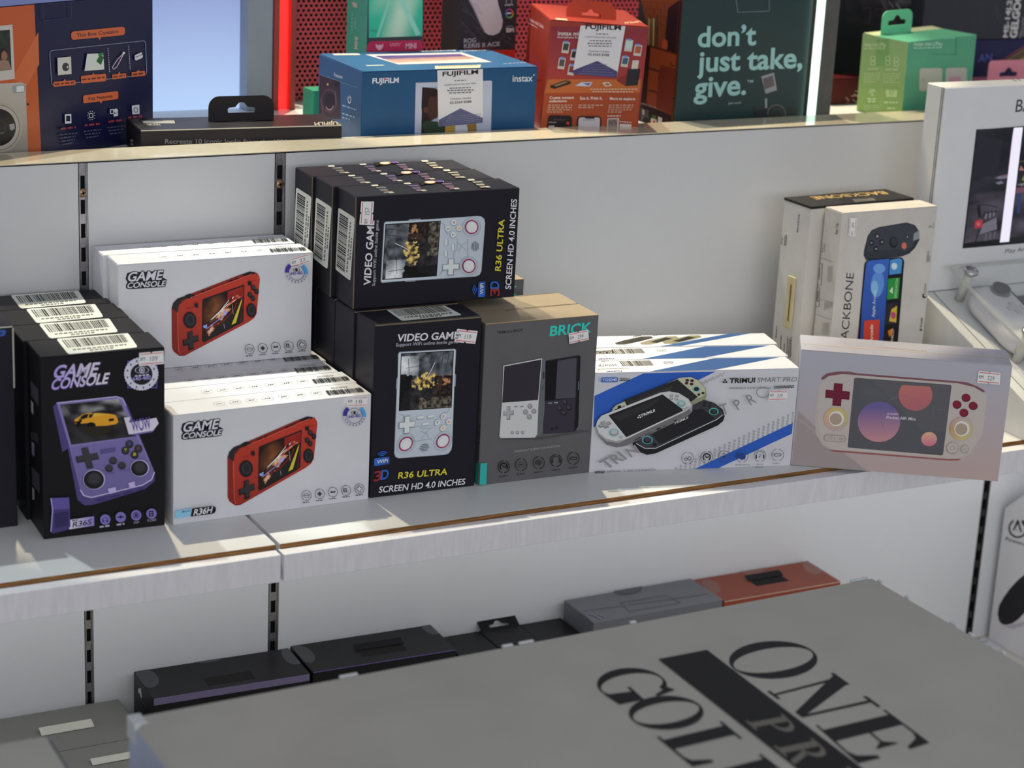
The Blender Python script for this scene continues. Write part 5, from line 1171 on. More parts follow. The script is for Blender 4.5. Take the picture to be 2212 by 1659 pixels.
o = bm_obj('perforated_sheet', hexboard(), mat('red_painted_steel', (.60, .07, .10), .4, spec=.4)); o.parent = r; o.matrix_parent_inverse = r.matrix_world.inverted()
o = box('backing', (.918, 2.352, .2884), (1.447, 2.356, .502), M_GAP); o.parent = r; o.matrix_parent_inverse = r.matrix_world.inverted()

M_LEDR = mat('red_led_strip', (.6, .02, .02), .3, emit=(1.0, .012, .010), estr=2.6)
M_LEDG = mat('mint_led_strip', (.7, .9, .8), .3, emit=(.72, 1.0, .86), estr=1.5)
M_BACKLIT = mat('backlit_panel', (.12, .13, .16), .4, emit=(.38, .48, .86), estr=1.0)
_nt = M_BACKLIT.node_tree; _tc = _nt.nodes.new('ShaderNodeTexCoord'); _sx = _nt.nodes.new('ShaderNodeSeparateXYZ'); _rp = _nt.nodes.new('ShaderNodeValToRGB')   # glow painted into the emission colour, brightest at the foot, fading upward
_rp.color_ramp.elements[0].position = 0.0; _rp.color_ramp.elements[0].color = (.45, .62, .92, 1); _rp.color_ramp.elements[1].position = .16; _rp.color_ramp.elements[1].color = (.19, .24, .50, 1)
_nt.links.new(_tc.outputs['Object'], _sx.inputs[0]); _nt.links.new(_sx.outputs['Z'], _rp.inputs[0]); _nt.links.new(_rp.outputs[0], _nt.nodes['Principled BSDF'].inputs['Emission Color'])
M_POST = bump_noise(mat('grey_steel_post', (.30, .33, .38), .4, spec=.4), 50, .05, colvar=.04)
M_POST2 = bump_noise(mat('dark_grey_post', (.10, .10, .095), .5), 60, .1, colvar=.1)
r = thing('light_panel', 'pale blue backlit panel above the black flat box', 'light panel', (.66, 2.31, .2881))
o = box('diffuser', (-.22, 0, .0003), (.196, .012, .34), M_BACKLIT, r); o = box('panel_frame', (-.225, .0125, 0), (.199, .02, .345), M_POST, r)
r = thing('shelf_post', 'grey post with a red light strip beside the perforated board', 'post', (.858, 2.29, .2881))
box('post', (0, 0, .0002), (.0315, .045, .36), M_POST, r, .0008)
box('light_strip', (.0395, .006, .0002), (.0530, .016, .36), M_LEDR, r, .001)['label'] = 'glowing red strip'
box('strip_channel', (.0322, -.002, 0), (.0392, .04, .36), mat('red_plastic', (.34, .06, .05), .4), r, .0005); box('strip_channel', (.0533, -.002, 0), (.0600, .04, .36), mat('red_plastic', (.34, .06, .05), .4), r, .0005)
r = thing('shelf_post', 'dark grey post with a mint light strip beside the slogan box', 'post', (1.5095, 2.062, .2881))
box('post', (0, 0, .0002), (.0205, .11, .36), M_POST2, r, .0006)
box('light_strip', (-.0098, .0006, .0002), (-.0002, .0070, .36), M_LEDG, r, .001)['label'] = 'glowing mint strip'

pk = carton('product_box', 'small green box peeking out behind the blue camera box', (.9060, 2.205, ZU), 0.0, .034, .03, .0365, card('mint_green_carton', '#2f8a68', .45))
mk = carton('mouse_box', 'turquoise and pink mouse box in front of the red board', (.9735, 2.21, ZU), 0.0, .0715, .060, .205, card('turquoise_carton', '#3f8f80', .4))
a = Art(mk, 'front', zMi)
a.begin('cover_print', 'turquoise cover print')
a.poly([(285, -60), (976, -60), (976, 606), (285, 622)], '#3c4248')
a.paint((312, -60), (956, -60), (952, 430), (314, 452), 16, 14, lambda u, v: tuple(x*KF for x in mixc('#35b394', '#b5d8c0', max(0, min(1, 1-abs(u-.55)*2.0+.25*math.sin(u*9+v*4)-.1)))))
a.poly([(640, -60), (700, -60), (930, 400), (880, 430)], '#8fd0bc'); a.poly([(560, -60), (600, -60), (430, 440), (400, 440)], '#7cc8b0')
for i in range(4): a.line([(336+i*18, 352), (350+i*18, 366), (338+i*18, 380)], 5, '#3a6a60')
a.poly([(290, 540), (335, 494), (930, 478), (974, 520), (974, 606), (285, 622)], '#b83058')
a.begin('lettering_print', 'pale pink lettering'); a.text('MINI', (752, 582), (880, 576), (752, 518), '#e0a8b8', .06); a.greek((562, 532), (690, 526), 12, '#d890a4', 1); a.greek((568, 552), (688, 546), 10, '#d890a4', 2)
a.poly([(390, 524), (425, 540), (440, 530), (455, 540), (486, 520), (480, 560), (452, 598), (430, 600), (400, 570)], '#e0a8b8'); a.flush()
a = Art(mk, 'left', zMi); a.begin('lettering_print', 'pale pink lettering'); a.text('MINI', (140, 585), (150, 440), (176, 590), '#a8b0a4', .1); a.greek((120, 400), (124, 130), 14, '#6fae9c', 3); a.greek((158, 340), (160, 210), 12, '#8aaca0', 4); a.poly([(112, 20), (176, 40), (172, 96), (130, 85)], '#a8a09c'); a.flush()
rg = carton('mouse_box', 'dark grey box with a large white mouse printed on it', (1.0925, 2.21, ZU), 0.0, .0755, .050, .205, card('charcoal_carton', '#312f35', .45))
a = Art(rg, 'front', zMi)
a.begin('pattern_print', 'faint grey pattern'); 
for p in ([(1400, 30), (1640, 300), (2060, 560)], [(1410, 250), (1640, 500), (1760, 600)], [(1560, 300), (1700, 460)]): a.line(p, 22, '#3c3a41')
for x, y in ((1480, 130), (1500, 380), (1640, 330), (1950, 420)): a.greek((x-50, y), (x+60, y+60), 26, '#3f3d44', x)
a.poly([(1480, -60), (1840, -60), (1860, 60), (1890, 150), (1912, 250), (1902, 330), (1870, 390), (1800, 422), (1740, 415), (1690, 380), (1650, 310), (1610, 220), (1570, 130)], '#b8aeb2'); a.poly([(1490, -60), (1560, 60), (1640, 250), (1700, 370), (1690, 380), (1650, 310), (1610, 220), (1570, 130), (1475, -60)], '#8f878c')
a.line([(1580, 40), (1610, 60), (1668, 168), (1645, 172), (1580, 60), (1575, 40)], 4, '#837b80'); a.line([(1630, -30), (1665, 54), (1780, -30)], 4, '#a0989c')
a.begin('title_print', 'silver lettering'); a.text('ROG', (1448, 514), (1592, 504), (1448, 462), '#a5a3aa', .05); a.text('KERIS II ACE', (1448, 575), (1876, 546), (1448, 526), '#a5a3aa', .05); a.greek((1455, 592), (1795, 572), 10, '#8a3a34', 3)
a.begin('badge_print', 'small round badges'); a.ring(1985, 20, 36, 46, 8, '#8a888f'); a.greek((1935, 68), (2035, 62), 14, '#b0aeb4', 1)
def rainbow(u, v):
    t = (math.atan2(v-160, u-1990)+PI)/(2*PI)*5; k = ('#3a6ac0', '#9a3aa0', '#c0503a', '#b9a83c', '#3aa06a'); i = int(t) % 5; return tuple(x*KF for x in mixc(k[i], k[(i+1) % 5], t-int(t)))
a.ring(1990, 160, 50, 58, 14, rainbow); a.greek((1958, 168), (2022, 164), 18, '#c0bec4', 2); a.text('SIM', (1950, 384), (2044, 380), (1950, 336), '#c5bfc0', .1); a.ring(1995, 345, 50, 40, 8, '#8a888c', 3.4, 6.0)
a.begin('red_band', 'red lower band'); a.poly([(1400, 606), (2072, 592), (2072, 1000), (1400, 1000)], '#c03024'); a.flush()

dk = carton('product_box', 'tall dark box with faint outlined lettering behind the green box', (1.6250, 2.225, ZU), 0.0, .1420, .05, .20, card('near_black_carton', '#17161c', .4))
a = Art(dk, 'front', zGn)
a.begin('cover_print', 'dark smoky cover print'); a.paint((40, -60), (985, -60), (985, 380), (40, 300), 20, 10, lambda u, v: tuple(x*KF for x in mixc('#17151b', '#57525a' if u > .45 else '#33282f', max(0, (fbm(u*7, v*5)-.3)*1.8)*(1-v*.7))))
for x in (250, 400, 555):
    pts = a.rrpts((x, 80+x*.07), (x+95, 75+x*.07), (x+75, 280+x*.05), (x-10, 275+x*.05), .3, .12); a.line(pts[:18], 5, '#4a3a40')
a.line([(470, 0), (540, 130)], 14, '#4c484e'); a.line([(650, 40), (740, 160)], 18, '#6a6668'); a.line([(560, 10), (620, 90)], 8, '#7a7678'); a.flush()
rb = carton('product_box', 'low dark red box with white scribbles left of the green box', (1.6080, 2.176, ZU), 0.0, .060, .035, .034, card('dark_red_carton', '#4c1418', .45))
a = Art(rb, 'front', zL); a.begin('scribble_print', 'white scribbled lines'); 
for p in ([(760, 800), (815, 840), (770, 900)], [(750, 850), (790, 880), (800, 930)], [(700, 870), (725, 890), (730, 950)], [(770, 780), (815, 770)], [(735, 820), (810, 810)], [(690, 830), (720, 860)], [(780, 890), (760, 940)]): a.line(p, 7, '#b08a88')
a.flush()
an = carton('product_box', 'navy box with coloured stripes under the dark lettered box', (1.7690, 2.200, ZU), 0.0, .42, .075, .0745, card('deep_navy_carton', '#27284c', .4))
a = Art(an, 'front', zGn); a.begin('lettering_print', 'blue violet lettering'); a.text('AN', (1648, 760), (1812, 738), (1664, 668), '#5560a8', .01)
a.begin('stripe_print', 'red and tan stripes'); a.poly([(1925, 748), (2212, 560), (2330, 490), (2330, 640), (2150, 748)], '#4a4038'); a.line([(1925, 748), (2330, 480)], 10, '#8a3448'); a.line([(1990, 748), (2330, 530)], 14, '#7a6a58'); a.line([(2060, 748), (2330, 580)], 14, '#6a5a4a'); a.line([(2110, 770), (2330, 640)], 40, '#8a7434'); a.flush()
gg = carton('model_kit_box', 'dark slate box with bold white slanted lettering, topmost at the right corner', (1.7690, 2.200, ZU+.0752), 0.0, .42, .075, .15, card('slate_carton', '#34353f', .4))
a = Art(gg, 'front', zGn); a.begin('title_print', 'bold white lettering')
a.text('MS-14J.2', (2012, 455), (2066, 0), (1955, 455), '#c8c8cc', .05); a.text('GELGOOG', (2120, 462), (2200, -180), (2036, 462), '#c8c8cc', .07)
a.begin('torn_edge', 'pale torn edge'); a.line([(2140, 510), (2160, 480), (2205, 200)], 8, '#9a9aa0'); a.poly([(2180, 300), (2260, 250), (2260, 440), (2170, 440)], '#5a5a62'); a.line([(1860, 40), (1890, 220)], 16, '#41424e'); a.flush()
pn = carton('product_box', 'pink box with a hang tab behind the white display stand', (1.8300, 2.130, ZU), 0.0, .0690, .04, .030, card('pink_carton', '#b06a7c', .45))
hang_tab(pn, .0690, .0290, .0013, 0.0, .0006, .0292, card('pink_tab', '#c07a90', .45), .030, True, 0, r=.006, hz=.38)
# ============================================================ display stand at the right end
M_STAND = bump_noise(mat('white_stand_lacquer', (.80, .81, .83), .3, spec=.45), 40, .04, colvar=.015)
M_STANDB = bump_noise(mat('white_stand_base', (.70, .71, .70), .25, spec=.5, coat=.3), 40, .04, colvar=.015)
M_ACR = mat('clear_acrylic', (.86, .90, .88), .04, spec=.5, alpha=.10)
M_ACRE = mat('acrylic_edge', (.74, .77, .74), .2, spec=.5, alpha=.75)
M_FROST = mat('frosted_acrylic', (.66, .67, .62), .35, spec=.5, alpha=.8)
M_CHROME = bump_noise(mat('satin_chrome', (.62, .61, .63), .22, metal=1.0), 200, .05)
ds = thing('display_stand', 'white display stand with a lit screen, a sloping base and an acrylic plate', 'display stand', (1.553, 1.876, 0))
X1 = .62
bm = bmesh.new()
prof = [(-.221, 0), (.036, 0), (.036, .1195), (.0, .1195), (-.221, .0325)]
add_prism(bm, prof, 0.0, X1, 0, 'x')
bmesh.ops.bevel(bm, geom=bm.edges[:], offset=.0007, segments=1, affect='EDGES')
bm_obj('sloping_base', bm, M_STANDB, ds)
TH = math.atan(.3936)
SL = Matrix.Translation((0, 0, .1197)) @ Matrix.Rotation(TH, 4, 'X')     # frame of the slope: x right, y up the slope, z off it
def sl(bm): bmesh.ops.transform(bm, matrix=SL, verts=bm.verts[:]); return bm
bm = bmesh.new(); add_box(bm, (.0128, -.236, .0001), (.0136, -.001, .0004)); bm_obj('inlay_line', sl(bm), mat('grey_inlay', (.25, .26, .25), .5), ds)
bm = bmesh.new()
add_box(bm, (0, 0, .1202), (X1, .0355, .363), 0, .0010)
bm_obj('back_panel', bm, M_STAND, ds)
bm = bmesh.new(); add_box(bm, (-.0004, .0040, .1204), (-.00005, .0052, .3625)); add_box(bm, (-.0004, .0075, .1204), (-.00005, .0083, .3625)); bm_obj('panel_seam', bm, mat('grey_seam', (.2, .2, .21), .6), ds)
bpy.context.view_layer.update()
a = Art(ds, 'front', zSc)
bm = bmesh.new(); add_box(bm, (.0505, -.0006, .1700), (.49, -.0001, .3125), 0); scr = bm_obj('screen', bm, mat('black_glass', (.008, .008, .012), .06, spec=.5, coat=.5), ds)
a.base = .0006
a.begin('screen_image', 'dark lit picture with a white bar', scr, INKE)
a.k = 1.0
def dim(u, v):
    n = fbm(u*6, v*9); b = mixc('#17171f', '#30303a', (n-.25)*1.5)
    if v > .58: b = mixc('#1e1c24', '#56505c', (n-.3)*1.7)
    return b
a.paint((312, 118), (2600, -60), (2420, 1300), (132, 1572), 60, 34, dim)
a.poly([(300, 180), (620, 250), (600, 380), (560, 700), (240, 730)], '#20212b'); a.poly([(520, 740), (580, 712), (680, 690), (690, 735), (600, 750)], '#6a6a7c'); a.poly([(600, 712), (690, 690), (688, 704), (610, 724)], '#7a4a5a'); a.poly([(530, 800), (600, 772), (640, 800), (570, 820)], '#6a6c7c')
for p, w, k in (([(280, 1090), (400, 1075), (550, 1110)], 10, '#15141a'), ([(355, 1260), (390, 1190), (560, 1160)], 12, '#17161c'), ([(400, 1260), (415, 1190)], 22, '#6a6676'), ([(455, 1250), (465, 1180)], 22, '#6a6676'), ([(505, 1230), (510, 1175)], 20, '#6a6676'), ([(270, 1560), (320, 1400)], 12, '#15141a'), ([(400, 1540), (410, 1440)], 24, '#5a5662'), ([(455, 1520), (465, 1430)], 24, '#5a5662'), ([(510, 1505), (520, 1420)], 22, '#5a5662')): a.line(p, w, k)
a.poly([(370, 1320), (540, 1240), (548, 1390), (320, 1460)], '#6a6670'); a.poly([(290, 1110), (330, 1080), (345, 1240), (310, 1250)], '#1b1a20'); a.rr((262, 1280), (366, 1262), (360, 1370), (255, 1390), .3, '#9a3440'); a.ell(308, 1325, 22, 24, '#b55c66')
a.poly([(860, 760), (900, 690), (940, 680), (940, 790)], '#7a7c3a'); a.poly([(800, 820), (900, 790), (1000, 800), (860, 840)], '#6a6866'); a.poly([(805, 930), (850, 935), (840, 1180), (800, 1190)], '#2c3a66'); a.poly([(830, 640), (850, 575), (900, 640)], '#9a6a64'); a.line([(820, 530), (1000, 500)], 6, '#5a6a2c'); a.poly([(790, 860), (940, 850), (940, 910), (785, 930)], '#6a4658')
a.poly([(765, 92), (877, 86), (700, 1550), (582, 1560)], (.86, .83, .97)); a.poly([(732, 280), (756, 110), (765, 92), (582, 1560), (600, 1430)], (.75, .62, .72)); a.flush()
a = Art(ds, 'front', zL); a.begin('title_print', 'grey title lettering'); a.text('BACKBONE', (2136, 955), (2760, 925), (2152, 848), '#4a4a50', .02)
a.flush()
zM = Zm(2012, 440, .33784)
a = Art(ds, 'front', zM); a.begin('slogan_print', 'grey slogan lettering'); a.text('Play Any', (470, 317), (618, 300), (474, 290), '#55555a', .01); a.flush()
a = Art(ds, 'top', zL, .363, k=1.0); a.begin('top_print', 'small dark marks'); a.line([(2110, 680), (2150, 694)], 4, '#4a463c'); a.line([(2150, 676), (2185, 690)], 4, '#4a463c'); a.flush()
bm = bmesh.new(); add_box(bm, (.0205, -.205, .0355), (.50, -.0055, .0393), 0, .0003); pl = bm_obj('acrylic_plate', sl(bm), M_ACR, ds)
bm = bmesh.new(); add_box(bm, (.0203, -.205, .0354), (.0206, -.0055, .0394)); bm_obj('plate_edge', sl(bm), M_ACRE, pl); bm = bmesh.new(); add_box(bm, (.0203, -.0054, .0354), (.50, -.0051, .0394)); bm_obj('plate_edge', sl(bm), M_ACRE, pl)
for i, (x, y) in enumerate(((.0392, -.0190), (.0385, -.1385), (.46, -.0190), (.46, -.1385))):
    bm = bmesh.new(); add_lathe(bm, [(.0058, 0), (.0058, .0345), (.0050, .0354)], (x, y, .0003), 24)
    s_ = bm_obj('standoff', sl(bm), M_FROST, ds)
    bm = bmesh.new(); add_lathe(bm, [(.0088, .0394), (.0092, .0402), (.0091, .0425), (.0080, .0438), (.0040, .0443)], (x, y, 0), 28); bm_obj('standoff_cap', sl(bm), M_CHROME, s_)

gc = thing('phone_controller', 'white phone controller lying under the acrylic plate', 'controller', (1.553, 1.876, .1197))
gc.matrix_world = Matrix.Translation((1.553, 1.876, .1200)) @ Matrix.Rotation(TH, 4, 'X')
M_PADW = bump_noise(mat('white_controller_shell', (.66, .66, .70), .35, spec=.4), 60, .03, colvar=.01)
M_PADK = mat('dark_controller_plastic', (.035, .034, .045), .4)
def grip(x0, x1, y0, y1, zs, name, parent):
    """a rounded shell; zs lists (height, inset)"""
    bm = bmesh.new(); rows = []; N = 10
    for z, ins in zs:
        a_, b_, c_, d_ = x0+ins, x1-ins*.4, y0+ins, y1-ins; r1, r2 = .030-ins*.5, .012
        pts = []
        for cx, cy, s0, r_ in ((b_-r2, d_-r2, 0, r2), (a_+r1*.8, d_-r1*.8, PI/2, r1*.8), (a_+r1, c_+r1*1.25, PI, r1), (b_-r2, c_+r2, 1.5*PI, r2)):
            ry = r1*1.25 if (r_ == r1) else r_
            for i in range(N+1): t = s0+PI/2*i/N; pts.append((cx+r_*math.cos(t), cy+ry*math.sin(t)))
        rows.append([bm.verts.new((p[0], p[1], z)) for p in pts])
    n = len(rows[0])
    for i in range(len(rows)-1):
        for k in range(n): bm.faces.new((rows[i][k], rows[i][(k+1) % n], rows[i+1][(k+1) % n], rows[i+1][k])).smooth = True
    bm.faces.new(rows[0][::-1]); bm.faces.new(rows[-1])
    return bm_obj(name, bm, M_PADW, parent)
ZS = [(.0006, .010), (.004, .004), (.010, .0008), (.016, 0), (.022, .0008), (.0265, .004), (.0285, .0085), (.0290, .012)]
gl = grip(.0290, .0860, -.150, -.0290, ZS, 'left_grip', gc)
gr = grip(.2460, .3030, -.150, -.0290, ZS, 'right_grip', gc)
bm = bmesh.new(); add_box(bm, (.0855, -.118, .006), (.2465, -.040, .016), 0, .004, 2); add_box(bm, (.0855, -.118, .0155), (.0935, -.040, .024), 0, .002); add_box(bm, (.2385, -.118, .0155), (.2465, -.040, .024), 0, .002); bm_obj('phone_bridge', bm, M_PADK, gc)
bm = bmesh.new(); add_lathe(bm, [(.0052, .0285), (.0050, .032), (.0105, .0335), (.0112, .0350), (.0105, .0353), (.0070, .0346)], (.0685, -.0465, -.0003), 28); bm_obj('thumbstick', bm, M_PADK, gl)
bm = bmesh.new(); add_lathe(bm, [(.0130, .0286), (.0128, .0292)], (.0685, -.0465, 0), 28); bm_obj('stick_well', bm, mat('grey_controller_ring', (.28, .28, .31), .4), gl)
bm = bmesh.new(); c_ = (.0665, -.0800)
pts = [(-.0035, -.011), (.0035, -.011), (.0035, -.0035), (.011, -.0035), (.011, .0035), (.0035, .0035), (.0035, .011), (-.0035, .011), (-.0035, .0035), (-.011, .0035), (-.011, -.0035), (-.0035, -.0035)]
add_prism(bm, [(c_[0]+u, c_[1]+v) for u, v in pts], .0288, .0308, 0, 'z'); bmesh.ops.bevel(bm, geom=bm.edges[:], offset=.0006, segments=2, affect='EDGES'); bm_obj('direction_pad', bm, mat('pale_dpad', (.55, .55, .60), .3), gl)

# ============================================================ lower level
ZL = -.4148
BKG = card('black_gloss_carton', '#141317', .38, .25, var=.02)
def handle(root, x, y, w, z, m, tilt):
    bm = bmesh.new(); add_box(bm, (x, y, z-.0006), (x+w, y+.0195, z+.0001)); bm_obj('handle_recess', bm, M_GAP, root)
    if tilt:
        bm = bmesh.new(); t = bmesh.new(); add_box(t, (0, 0, 0), (w+.004, .010, .0011), 0, .0003); merge(bm, t, 0, Matrix.Translation((x-.002, y+.0165, z+.0003)) @ Matrix.Rotation(tilt, 4, 'X'))
        bm_obj('hang_tab', bm, m, root)
k1 = carton('product_box', 'glossy black box low at the left with an open handle recess', (.6192, 1.9135, ZL), -.023, .1761, .0700, .158, BKG, flap=False)
handle(k1, .064, .0090, .0530, .1580, BKG, 0)
bm = bmesh.new(); add_box(bm, (.001, -.0006, .1500), (.175, -.0002, .1578)); bm_obj('foil_band', bm, mat('violet_foil', (.16, .13, .24), .25, spec=.5), k1)
a = Art(k1, 'top', zC, .158, k=1.0)
a.zf = Zm(240, 1300, .23508); a.begin('clear_seal', 'clear round seal', m=INKG)
a.ell(1670, 490, 110, 80, '#2a2830', .5); a.begin('clear_seal', 'clear round seal', m=INKG); a.ell(330, 705, 115, 80, '#2a2830', .4); a.begin('clear_seal', 'clear round seal', m=INKG); a.ell(900, 520, 150, 42, '#26242b', -.15); a.flush()
al = Art(k1, 'left', Zm(240, 1300, .23508)); al.begin('side_mark', 'small white figure mark'); al.poly([(252, 800), (268, 790), (276, 810), (284, 880), (276, 884), (262, 840), (250, 835)], '#a9a9b0'); al.line([(205, 795), (320, 960)], 4, '#4a4a52'); al.flush()
k2 = carton('product_box', 'black box low at the centre left with a raised hang tab and violet edge', (.7992, 1.9115, ZL), -.024, .1712, .0720, .158, BKG, edge=mat('violet_card_edge', (.12, .08, .26), .5))
handle(k2, .0655, .0170, .0540, .1580, BKG, .35)
a = Art(k2, 'top', Zm(560, 1040, .3731), .158, k=1.0); a.begin('clear_seal', 'clear round seal', m=INKG); a.ell(255, 1000, 75, 42, '#29272e', .5); a.begin('clear_seal', 'clear round seal', m=INKG); a.ell(990, 850, 60, 30, '#24232a', .5); a.begin('embossed_mark', 'faint ring mark', m=INKG); a.ring(605, 888, 52, 18, 5, '#33313a'); a.greek((580, 892), (630, 882), 8, '#33313a', 2); a.flush()
k3 = carton('product_box', 'low plain black box right of the violet edged box', (.9860, 1.925, ZL), 0.0, .0500, .058, .1378, BKG)
k4 = carton('product_box', 'black box with a slotted hang tab, between plain black boxes', (1.0372, 1.925, ZL), 0.0, .0520, .058, .1385, BKG)
hang_tab(k4, .0500, .0220, .0012, .0010, .0500, .1380, BKG, .026, True, -1.05, r=.002, hz=.40)
k5 = carton('product_box', 'low plain black box just left of the navy shrink-wrapped box', (1.0905, 1.925, ZL), 0.0, .0560, .058, .1372, BKG)
nv = card('navy_grey_carton', '#383844', .3, .5)
k6 = carton('product_box', 'navy grey shrink-wrapped box low on the lower shelf', (1.1497, 1.9105, ZL), .0175, .1795, .070, .1605, nv, flap=False)
bm = bmesh.new(); add_box(bm, (-.0005, -.0005, 0), (.180, .0705, .1611), 0, .001, 2); bm_obj('shrink_film', bm, mat('clear_shrink_film', (.95, .95, .95), .12, spec=.5, alpha=.1), k6)
a = Art(k6, 'top', Zm(1200, 1100, .45751), .1612, k=1.0); a.begin('flap_outline', 'embossed tab outline', m=INKG); a.line([(305, 440), (520, 405), (590, 440), (350, 480), (305, 440)], 3, '#4a4a58'); a.line([(130, 480), (720, 398)], 3, '#4a4a58'); a.ell(340, 375, 70, 26, '#343440', -.1)
for p in ([(75, 480), (110, 530)], [(100, 485), (160, 520)], [(130, 490), (190, 500)], [(150, 480), (215, 520)], [(185, 488), (232, 510)], [(110, 500), (140, 545)]): a.line(p, 4, '#77778a')
a.flush()
k7 = carton('product_box', 'rust orange box with a black hang tab on the lower shelf', (1.3315, 1.9125, ZL), .0016, .1720, .0715, .158, card('rust_carton', '#7a3624', .4, .35), edge=mat('pale_card_edge', (.5, .38, .28), .7))
handle(k7, .0640, .0250, .0480, .1580, BKG, .35)
a = Art(k7, 'top', Zm(1200, 1100, .45751), .158, k=1.0); a.begin('clear_seal', 'clear round seal', m=INKG); a.ell(925, 285, 65, 24, '#7c3f2c'); a.begin('clear_seal', 'clear round seal', m=INKG); a.ell(1215, 272, 48, 34, '#80422f', .5); a.begin('clear_seal', 'clear round seal', m=INKG); a.ell(735, 365, 50, 28, '#7a3e2c', .5); a.flush()

GC = card('grey_board_carton', '#82827d', .6, .25, k=1.0, var=.03)
g1 = carton('carton', 'plain grey board carton at the lower left against the panel', (.2400, 1.800, ZL), 0.0, .3640, .1850, .1255, GC, flap=False)
for y0, y1, n_ in ((.0006, .0905, 'top_flap'), (.0925, .1845, 'top_flap')):
    bm = bmesh.new(); add_box(bm, (.0006, y0, .1256), (.3634, y1, .1282), 0, .0005); bm_obj(n_, bm, GC, g1)
bm = bmesh.new(); t = bmesh.new(); add_box(t, (0, 0, 0), (.056, .012, .0016), 0, .0004); merge(bm, t, 0, Matrix.Translation((.2650, .1295, .1284)) @ Matrix.Rotation(.30, 4, 'X')); bm_obj('lifted_tab', bm, card('pale_board_edge', '#d0cfc2', .6, k=1.0), g1)
bm = bmesh.new(); t = bmesh.new(); add_box(t, (0, 0, 0), (.050, .010, .0014), 0, .0004); merge(bm, t, 0, Matrix.Translation((.2950, .0480, .1284)) @ Matrix.Rotation(.25, 4, 'X')); bm_obj('lifted_tab', bm, card('pale_board_edge', '#d0cfc2', .6, k=1.0), g1)

SIL = bump_noise(mat('silver_grey_carton', (.43, .42, .39), .40, spec=.5), 14, .06, stretch=(1, 1, 1), colvar=.05, dist=.002)
WORN = card('worn_white_edge', '#b5b8bc', .6)
g2 = carton('carton', 'blurred silver carton cut off by the bottom left corner', (-.10, 1.1097, ZL), .0, 0.4683, .2790, 0.4148, SIL, flap=False, bev=.004)
bm = bmesh.new(); add_box(bm, (0.4684, .003, .20), (0.4688, .276, 0.4118)); bm_obj('side_panel', bm, card('slate_blue_print', '#4a4c62'), g2)
BW, BD, BH = 0.7170, .4000, 0.4148
big = carton('carton', 'large silver grey carton with black serif lettering, blurred in the foreground', (0.4428, 0.9951, ZL), .0277, BW, BD, BH, SIL, flap=False, bev=.005)
bm = bmesh.new(); add_box(bm, (-.0004, .004, .04), (-.00005, BD-.004, BH-.004)); bm_obj('side_panel', bm, card('pale_blue_side', '#a3acc6', .35, .5), big)
rnd = random.Random(4)
def scuff(p, q):
    bm = bmesh.new(); add_box(bm, p, q, 0, .0006); bm_obj('scuffed_edge', bm, WORN, big)
for i in range(7):
    y = BD-.008-.042*i-rnd.uniform(.0, .03)
    scuff((BW-.0025, y, BH-.0022+rnd.uniform(-.0006, 0)), (BW+.0006, y+rnd.uniform(.003, .012), BH+.0003))
for x, w in ((.176, .016), (.325, .010), (.341, .014), (.451, .006), (.690, .02)): scuff((x, BD-.0028, BH-.0018), (x+w, BD+.0006, BH+.0005))
scuff((-.0008, BD-.018, BH-.017), (.010, BD+.0005, BH+.0004))
zV = Zm(1200, 1100, .45751)
a = Art(big, 'top', zV, BH, k=.62)
K_ = '#262428'
a.begin('title_print', 'black serif lettering')
def sub(BL, BR, TR, TL):
    q = bil(BL, BR, TR, TL)
    return lambda pts: [q(*p) for p in pts]
def ringp(m, ix, iy, cx=.5, a0=0, a1=2*PI, n=44):
    a.layer += 1
    for i in range(n):
        t0, t1 = a0+(a1-a0)*i/n, a0+(a1-a0)*(i+1)/n
        a.face(m([(.5+.5*math.cos(t0), .5+.5*math.sin(t0)), (.5+.5*math.cos(t1), .5+.5*math.sin(t1)), (cx+ix*math.cos(t1), .5+iy*math.sin(t1)), (cx+ix*math.cos(t0), .5+iy*math.sin(t0))]), K_)
m = sub((751, 672), (925, 832), (1305, 752), (1131, 592)); ringp(m, .30, .475)
m = sub((1010, 870), (1165, 985), (1505, 910), (1330, 785))
for p in ([(.05, 0), (.12, 0), (.12, 1), (.05, 1)], [(-.08, 0), (.25, 0), (.25, .045), (-.08, .045)], [(-.10, .955), (.34, .955), (.34, 1), (-.10, 1)], [(-.06, 1), (.30, 1), (1.0, 0), (.88, 0), (.78, 0)], [(.92, 0), (1.0, 0), (1.0, 1), (.92, 1)], [(.78, .955), (1.18, .955), (1.18, 1), (.78, 1)]): a.poly(m(p), K_)
m = sub((1228, 1022), (1432, 1205), (1772, 1108), (1556, 948))
for p in ([(.13, 0), (.42, 0), (.42, 1), (.13, 1)], [(0, 0), (.98, 0), (.98, .03), (0, .03)], [(0, .97), (.97, .97), (.97, 1), (0, 1)], [(.98, 0), (1.0, .30), (.93, .30), (.82, .08), (.70, .03)], [(.97, 1), (.99, .72), (.93, .72), (.80, .92), (.66, .97)], [(.42, .50), (.70, .50), (.70, .53), (.42, .53)], [(.66, .51), (.80, .36), (.80, .68)]): a.poly(m(p), K_)
a.begin('second_line_print', 'black serif lettering')
m = sub((140, 795), (290, 930), (585, 868), (425, 725)); ringp(m, .32, .475, .5, .75, 5.6)
for p in ([(.62, .0), (.98, .05), (.98, .42), (.70, .42)], [(.55, .40), (1.08, .40), (1.08, .44), (.55, .44)], [(.78, .92), (.90, .98), (.97, .66), (.92, .66)]): a.poly(m(p), K_)
m = sub((287, 930), (443, 1070), (758, 996), (602, 856)); ringp(m, .31, .475)
m = sub((478, 1078), (655, 1225), (960, 1150), (785, 1005))
